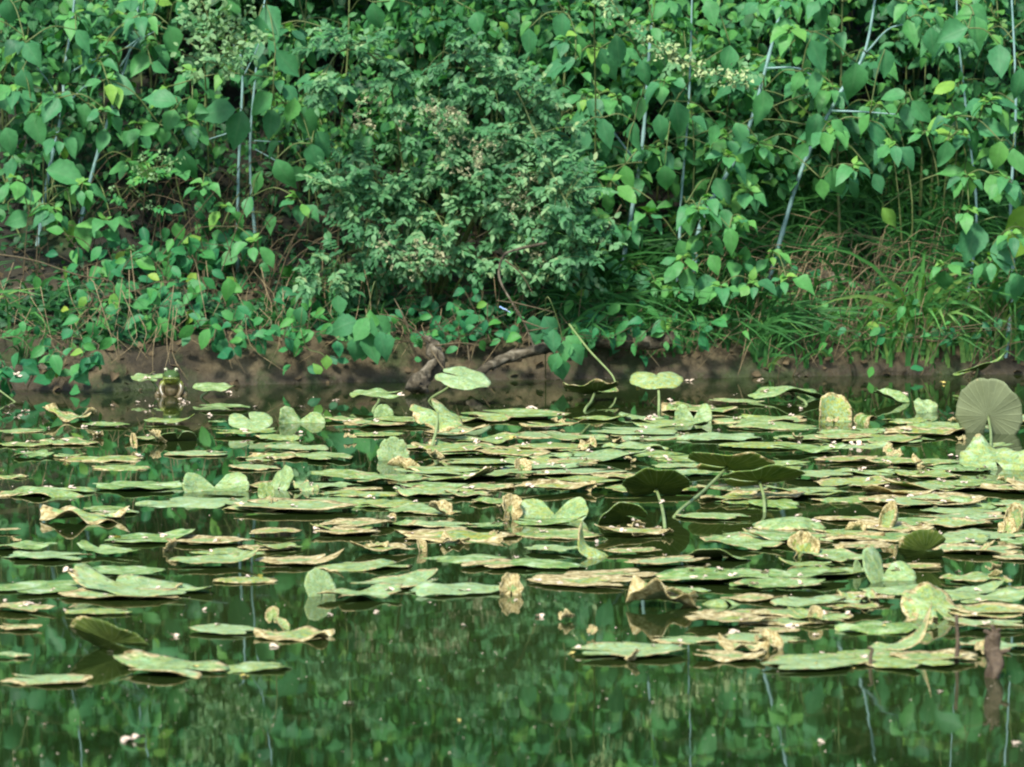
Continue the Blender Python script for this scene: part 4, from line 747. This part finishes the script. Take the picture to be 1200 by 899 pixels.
flat.sort(key=lambda f: -f[1]); seen = {}
info = []
for i, (px, py, w_, kd) in enumerate(flat):
    c = onwater(px, py, .003+.009*rng.random()); s = w_*.5/.93*c.y/FPX
    me = variants[int(rng.integers(len(variants)))]; col, word = KIND[kd]; col = tuple(min(1, max(0, a+rng.normal(0, .16))) for a in col)
    o = padobj('lily_pad', me, c, (rng.normal(0, .012), rng.normal(0, .010), rng.choice([-1, 1])*1.57+rng.normal(0, .5)), (s, s, s*rng.uniform(.6, 1.1)), col)
    best = min(LAND, key=lambda l: ((l[0]-px)/2.2)**2+((l[1]-py)*2)**2); dx, dy = px-best[0], py-best[1]
    rel = ('in front of' if dy > 0 else 'behind') if abs(dy)*3.5 > abs(dx) else ('left of' if dx < 0 else 'right of')
    info.append((o, word, 'wide' if w_ > 104 else ('small' if w_ < 68 else 'middling'), rel, best[2], math.hypot(dx, dy*3)))
info.sort(key=lambda q: q[5])
for (o, word, sz, rel, land, dd) in info:
    key = (word, sz, rel, land); n_ = seen.get(key, 0); seen[key] = n_+1
    lab = f'nearest {sz} {word} floating pad {rel} the {land}'
    if n_: lab = f'{ORD[min(n_,13)]}nearest {sz} {word} pad {rel} the {land}'
    tag(o, lab, 'lily pad', 'lily pads on the pond')

for i in range(40):
    px, py = (rng.uniform(380, 1210), rng.uniform(490, 640)) if i < 22 else ((rng.uniform(640, 1210), rng.uniform(640, 775)) if i < 34 else (rng.uniform(0, 380), rng.uniform(500, 700)))
    c = onwater(px, py, rng.uniform(.008, .014)); wpx = rng.uniform(14, 34); s = wpx*.5*c.y/FPX
    me = pad_mesh('dead_leaf', seed=900+i, wave=.16, rag=.1, bu=rng.uniform(-1.8, 1.8), bv=rng.uniform(-.8, .8), fold=rng.uniform(-.3, .6), nr=6, na=36, bite=1)
    o = padobj('dead_leaf', me, c, (rng.uniform(-.5, .9), rng.uniform(-.4, .4), rng.uniform(0, 6.28)), s, (.5, rng.uniform(.75, 1), rng.uniform(.3, .9)))
    best = min(LAND, key=lambda l: ((l[0]-px)/2.2)**2+((l[1]-py)*2)**2); dx, dy = px-best[0], py-best[1]
    rel = ('in front of' if dy > 0 else 'behind') if abs(dy)*3.5 > abs(dx) else ('left of' if dx < 0 else 'right of')
    key = ('dead', rel, best[2]); n_ = seen.get(key, 0); seen[key] = n_+1
    tag(o, f'{["", "second ", "third ", "fourth ", "fifth "][min(n_, 4)]}crumpled brown scrap of dead pad {rel} the {best[2]}', 'dead leaf', 'dead scraps of pad on the raft')

# sticks standing in the pond
stemthing('stick', 'thin dark stick standing upright among the pads on the right', 'stick', [onwater(1121, 776)-Vector((0, 0, .1)), onwater(1121, 776), onwater(1122, 776)+Vector((0, 0, .04)), onwater(1121, 776)+Vector((-.001, 0, .092))], .0045, .0035, 'wetwood', 8, .4)
stemthing('hooked_stick', 'short hooked stick poking up before the swooping pad', 'stick', [onwater(1020, 781)-Vector((0, 0, .05)), onwater(1020, 781)+Vector((0, 0, .015)), onwater(1022, 781)+Vector((0, 0, .032)), onwater(1017, 781)+Vector((0, 0, .036))], .004, .003, 'wetwood')
q = onwater(1164, 794); rt = thing('rotten_post', q, 'rotten dark post with ragged top standing in the water at the right', 'post')
a, b_ = MB(), MB()
tube(a, [q-Vector((0, 0, .1)), q, q+Vector((.003, 0, .03)), q+Vector((-.001, 0, .06)), q+Vector((-.002, 0, .085))], [.014, .014, .015, .012, .010], None, 14, 6, rough=1.1)
for dx_, dz_ in ((-.018, .088), (.012, .092), (-.004, .098), (.02, .05), (.03, .052)): tube(b_, [q+Vector((0, 0, dz_-.02)), q+Vector((dx_*.6, 0, dz_-.003)), q+Vector((dx_, -.003, dz_))], .005, .003, 7, 4, rough=.8)
obj('trunk', a, M['wetwood'], rt); obj('splinters', b_, M['wetwood'], rt)

# ------------------------------------------------------------------ frog
def ellip(c, r, rot=(0, 0, 0), n1=20, n2=14):
    Rm = np.array(Matrix.Rotation(rot[2], 3, 'Z') @ Matrix.Rotation(rot[1], 3, 'Y') @ Matrix.Rotation(rot[0], 3, 'X'))
    V = [(0, 0, 1)]+[(math.sin(p)*math.cos(t2), math.sin(p)*math.sin(t2), math.cos(p)) for p in [math.pi*i/n2 for i in range(1, n2)] for t2 in [2*math.pi*j/n1 for j in range(n1)]]+[(0, 0, -1)]
    F3 = [(0, 1+j, 1+(j+1) % n1, 0) for j in range(n1)]; L = len(V)-1
    F4 = [(1+i*n1+j, 1+(i+1)*n1+j, 1+(i+1)*n1+(j+1) % n1, 1+i*n1+(j+1) % n1) for i in range(n2-2) for j in range(n1)]
    F5 = [(L, 1+(n2-2)*n1+(j+1) % n1, 1+(n2-2)*n1+j) for j in range(n1)]
    return (np.array(V)*np.array(r))@Rm.T+np.array(c), F4, [f[:3] for f in F3]+F5
def addE(mb, *a):
    V, F4, F3 = ellip(*a); n0 = mb.n; mb.add(V, F4); mb.f.append(np.array(F3)+n0)
fq = onwater(201, 463.5); fr = thing('frog', fq, 'green frog with a yellow throat sitting upright at the water edge between two raised pads', 'frog')
fb = MB(); F0 = np.array(fq)
E_ = [((0, .02, .018), (.033, .040, .034)), ((0, .008, .040), (.028, .032, .032)), ((0, -.008, .060), (.027, .030, .0185)), ((0, -.028, .058), (.020, .016, .012)), ((0, -.018, .050), (.024, .020, .015)),
      ((-.0145, -.010, .078), (.0075, .0085, .009)), ((.0145, -.010, .078), (.0075, .0085, .009)),
      ((-.032, .022, .008), (.016, .036, .020)), ((.032, .022, .008), (.016, .036, .020))]
for c_, r_ in E_: addE(fb, F0+np.array(c_), r_)
for s in (-1, 1):
    tube(fb, [F0+np.array(q_)*np.array([s, 1, 1]) for q_ in ((.022, -.004, .040), (.031, -.014, .026), (.029, -.024, .012), (.022, -.034, .0), (.020, -.040, -.003))], [.011, .0095, .008, .0062, .0055], None, 10, 4)
    for a_ in (-.6, -.2, .2, .6): tube(fb, [F0+np.array([s*.020, -.038, -.001]), F0+np.array([s*.020+math.sin(a_)*.010, -.040-math.cos(a_)*.008, .0]), F0+np.array([s*.020+math.sin(a_)*.018, -.041-math.cos(a_)*.015, -.003])], .0032, .0022, 8, 3)
    tube(fb, [F0+np.array(q_)*np.array([s, 1, 1]) for q_ in ((.036, -.006, .008), (.044, -.012, .002), (.040, -.026, -.004), (.036, -.040, -.004))], [.011, .008, .006, .005], None, 10, 4)
m, t, p, out = mat('frog_skin'); tc = N(t, 'ShaderNodeTexCoord'); sx = N(t, 'ShaderNodeSeparateXYZ'); t.links.new(tc.outputs['Object'], sx.inputs[0])
r = ramp(t, [(0, (.12, .09, .045)), (.36, (.11, .09, .04)), (.46, (.17, .20, .025)), (.62, (.22, .25, .03)), (.70, (.045, .085, .018)), (1, (.05, .11, .025))])
zz = math_(t, 'MULTIPLY', sx.outputs[2], 11.5, True); t.links.new(zz, r.inputs[0])
yb = math_(t, 'MULTIPLY', math_(t, 'ADD', sx.outputs[1], .002), 60, True); c = mixc(t, yb, r.outputs[0], (.07, .13, .03))
n1 = nz(t, 110, 3, .6, tc.outputs['Object']); rm = ramp(t, [(.52, (0, 0, 0)), (.62, (1, 1, 1))]); t.links.new(n1.outputs['Fac'], rm.inputs[0])
c = mixc(t, math_(t, 'MULTIPLY', rm.outputs[0], .7), c, (.045, .05, .02)); t.links.new(c, p.inputs['Base Color']); p.inputs['Roughness'].default_value = .3
fo_ = obj('body', fb, m, fr)
rmd = fo_.modifiers.new('skin', 'REMESH'); rmd.mode = 'VOXEL'; rmd.voxel_size = .0014; rmd.use_smooth_shade = True
sm = fo_.modifiers.new('smooth', 'SMOOTH'); sm.iterations = 4; sm.factor = .6
def flatmat(name, col, rough): 
    m, t, p, o = mat(name); p.inputs['Base Color'].default_value = (*col, 1); p.inputs['Roughness'].default_value = rough; return m
gold = plain('frog_iris', [(.4, (.40, .38, .18)), (.6, (.6, .6, .42))], 200, .15, 0); black = flatmat('pupil_black', (.005, .005, .005), .08)
for s in (-1, 1):
    e = MB(); addE(e, F0+np.array([s*.0165, -.0155, .080]), (.0052, .0052, .0056)); eo = obj('eye', e, gold, fr)
    e = MB(); addE(e, F0+np.array([s*.0172, -.0203, .0795]), (.0026, .0012, .0018)); po = obj('pupil', e, black, eo)
mo = MB(); tube(mo, [F0+np.array(q_) for q_ in ((-.0245, -.020, .0535), (-.019, -.036, .0545), (-.008, -.0435, .0560), (0, -.045, .0565), (.008, -.0435, .0560), (.019, -.036, .0545), (.0245, -.020, .0535))], .0011, .0011, 6, 5)
obj('mouth', mo, flatmat('frog_lip', (.30, .38, .12), .4), fr)

# damselfly on the pale twig
dq = at(590, 362, 16.78); df = thing('damselfly', dq, 'tiny pale blue damselfly perched on the pale bare twig', 'insect')
a = MB(); tube(a, [dq+Vector((-.008, 0, .005)), dq, dq+Vector((.012, -.002, -.006)), dq+Vector((.022, -.003, -.012))], [.0022, .0024, .0012, .001], None, 8, 4); addE(a, np.array(dq)+np.array([-.010, 0, .006]), (.003, .0025, .0025))
obj('body', a, flatmat('damselfly_blue', (.30, .45, .75), .35), df)
for s in (-1, 1):
    b_ = MB(); leaves(b_, 'lance', np.array(dq), [.8, s*.25-.1, -.2], [0, -.4, 1], .020, 1.2, .5); obj('wing', b_, flatmat('damselfly_wing', (.6, .66, .75), .2), df)

# ------------------------------------------------------------------ petals and fallen scraps
bpy.context.view_layer.update(); dg = bpy.context.evaluated_depsgraph_get()
def drop(x, y):
    hit, loc, *_ = S.ray_cast(dg, Vector((x, y, .06)), Vector((0, 0, -1))); return max(0, loc.z) if hit else 0.
def scrap(name, mt, seed):
    rr = np.random.default_rng(seed); mb = MB(); k = rr.integers(2, 5)
    for i in range(k):
        a = i*6.28/k+rr.normal(0, .4); leaves(mb, ['small', 'round', 'oval'][seed % 3], [rr.normal(0, .12), rr.normal(0, .12), .1], [math.cos(a), math.sin(a), rr.uniform(-.1, .9)], [rr.normal(0, .3), rr.normal(0, .3), 1], rr.uniform(.7, 1.1), 1.1, .5)
    me = mb.mesh(name); me.materials.append(M[mt]); return me
SC = [scrap('petal', 'petal', i) for i in range(9)]; SY = [scrap('fallen_leaf', 'petaly', 20+i) for i in range(4)]
zones = [('among the crowded pads at the back', 455, 560, 130, (0, 1200)), ('among the pads in the middle of the raft', 560, 650, 85, (0, 1200)), ('around the nearest pads', 650, 790, 70, (0, 1200))]
marks = [(162,472),(178,478),(165,458),(178,460),(215,473),(218,472),(268,461),(300,478),(245,487),(115,509),(137,498),(580,455),(785,470),(808,447),(865,493),(862,495),(1062,463),(205,746),(53,850),(320,758),(440,718),(408,825),(890,446),(1060,462),(12,478),(8,486),(130,765),(1165,680),(1101,811),(962,870),(1190,872),(240,715),(185,695),(548,696),(790,505),(170,635),(350,508)]
def near(px, py):
    b_ = min(LAND, key=lambda l: ((l[0]-px)/2.2)**2+((l[1]-py)*2)**2); dx, dy = px-b_[0], py-b_[1]
    return (('in front of' if dy > 0 else 'behind') if abs(dy)*3.5 > abs(dx) else ('left of' if dx < 0 else 'right of'))+' the '+b_[2]
def put(px, py, sz, me, lab, grp, cat, name):
    c = onwater(px, py); o = bpy.data.objects.new(name, me); C.objects.link(o); z = drop(c.x, c.y)
    s = sz*c.y/FPX*.55; o.location = (c.x, c.y, z+.001); o.scale = (s, s, s*.8); o.rotation_euler = (rng.normal(0, .15), rng.normal(0, .15), rng.uniform(0, 6.28))
    if grp: lab = lab.replace('@', ('tiny' if sz < 8.5 else ('small' if sz < 11.5 else 'larger'))).replace('#', near(px, py))
    tag(o, lab, cat, grp)
for (px, py) in marks:
    zt = 'among the crowded pads at the back' if py < 560 else ('among the pads in the middle of the raft' if py < 650 else 'around the nearest pads')
    put(px, py, rng.uniform(8, 13), SC[rng.integers(9)], '@ pinkish cream petal #', 'fallen petals on the pond', 'petal', 'petal')
for (zt, a, b_, k, (x0, x1)) in zones:
    done = 0
    while done < k:
        qx, qy = rng.uniform(x0, x1), rng.uniform(a, b_); cq = onwater(qx, qy)
        if drop(cq.x, cq.y) < .0015 and rng.random() < .93: continue
        done += 1; put(qx, qy, rng.uniform(6, 15), SC[rng.integers(9)], '@ pinkish cream petal #', 'fallen petals on the pond', 'petal', 'petal')
for (px, py) in [(38,535),(137,634),(228,787),(288,793),(303,679),(1035,740),(955,783),(670,767),(540,845),(1000,785),(600,520),(745,455),(1105,450),(620,500)]:
    put(px, py, 11, SY[rng.integers(4)], '@ yellow fallen leaf #', 'yellow fallen leaves on the pond', 'fallen leaf', 'fallen_leaf')
put(155, 868, 26, SC[4], 'pale brown feathery scrap floating at the bottom left', None, 'fallen leaf', 'fallen_leaf')
sm_ = MB(); k = 900; pts = [onwater(rng.uniform(-40, 1240), rng.uniform(460, 899), .0008) for _ in range(k)]
leaves(sm_, 'small', pts, np.c_[rng.normal(size=(k, 2)), np.zeros(k)], np.tile([0, 0, 1.], (k, 1)), rng.uniform(.0012, .0045, k), 1.1, .5)
o = obj('floating_specks', sm_, M['petal']); tag(o, 'tiny pale specks of pollen and petals on the water', 'debris', kind='stuff')

for o_ in list(S.objects):
    if o_.get('label') and len(o_['label'].replace('-', ' ').split()) > 16: print('LONG', o_['label'])
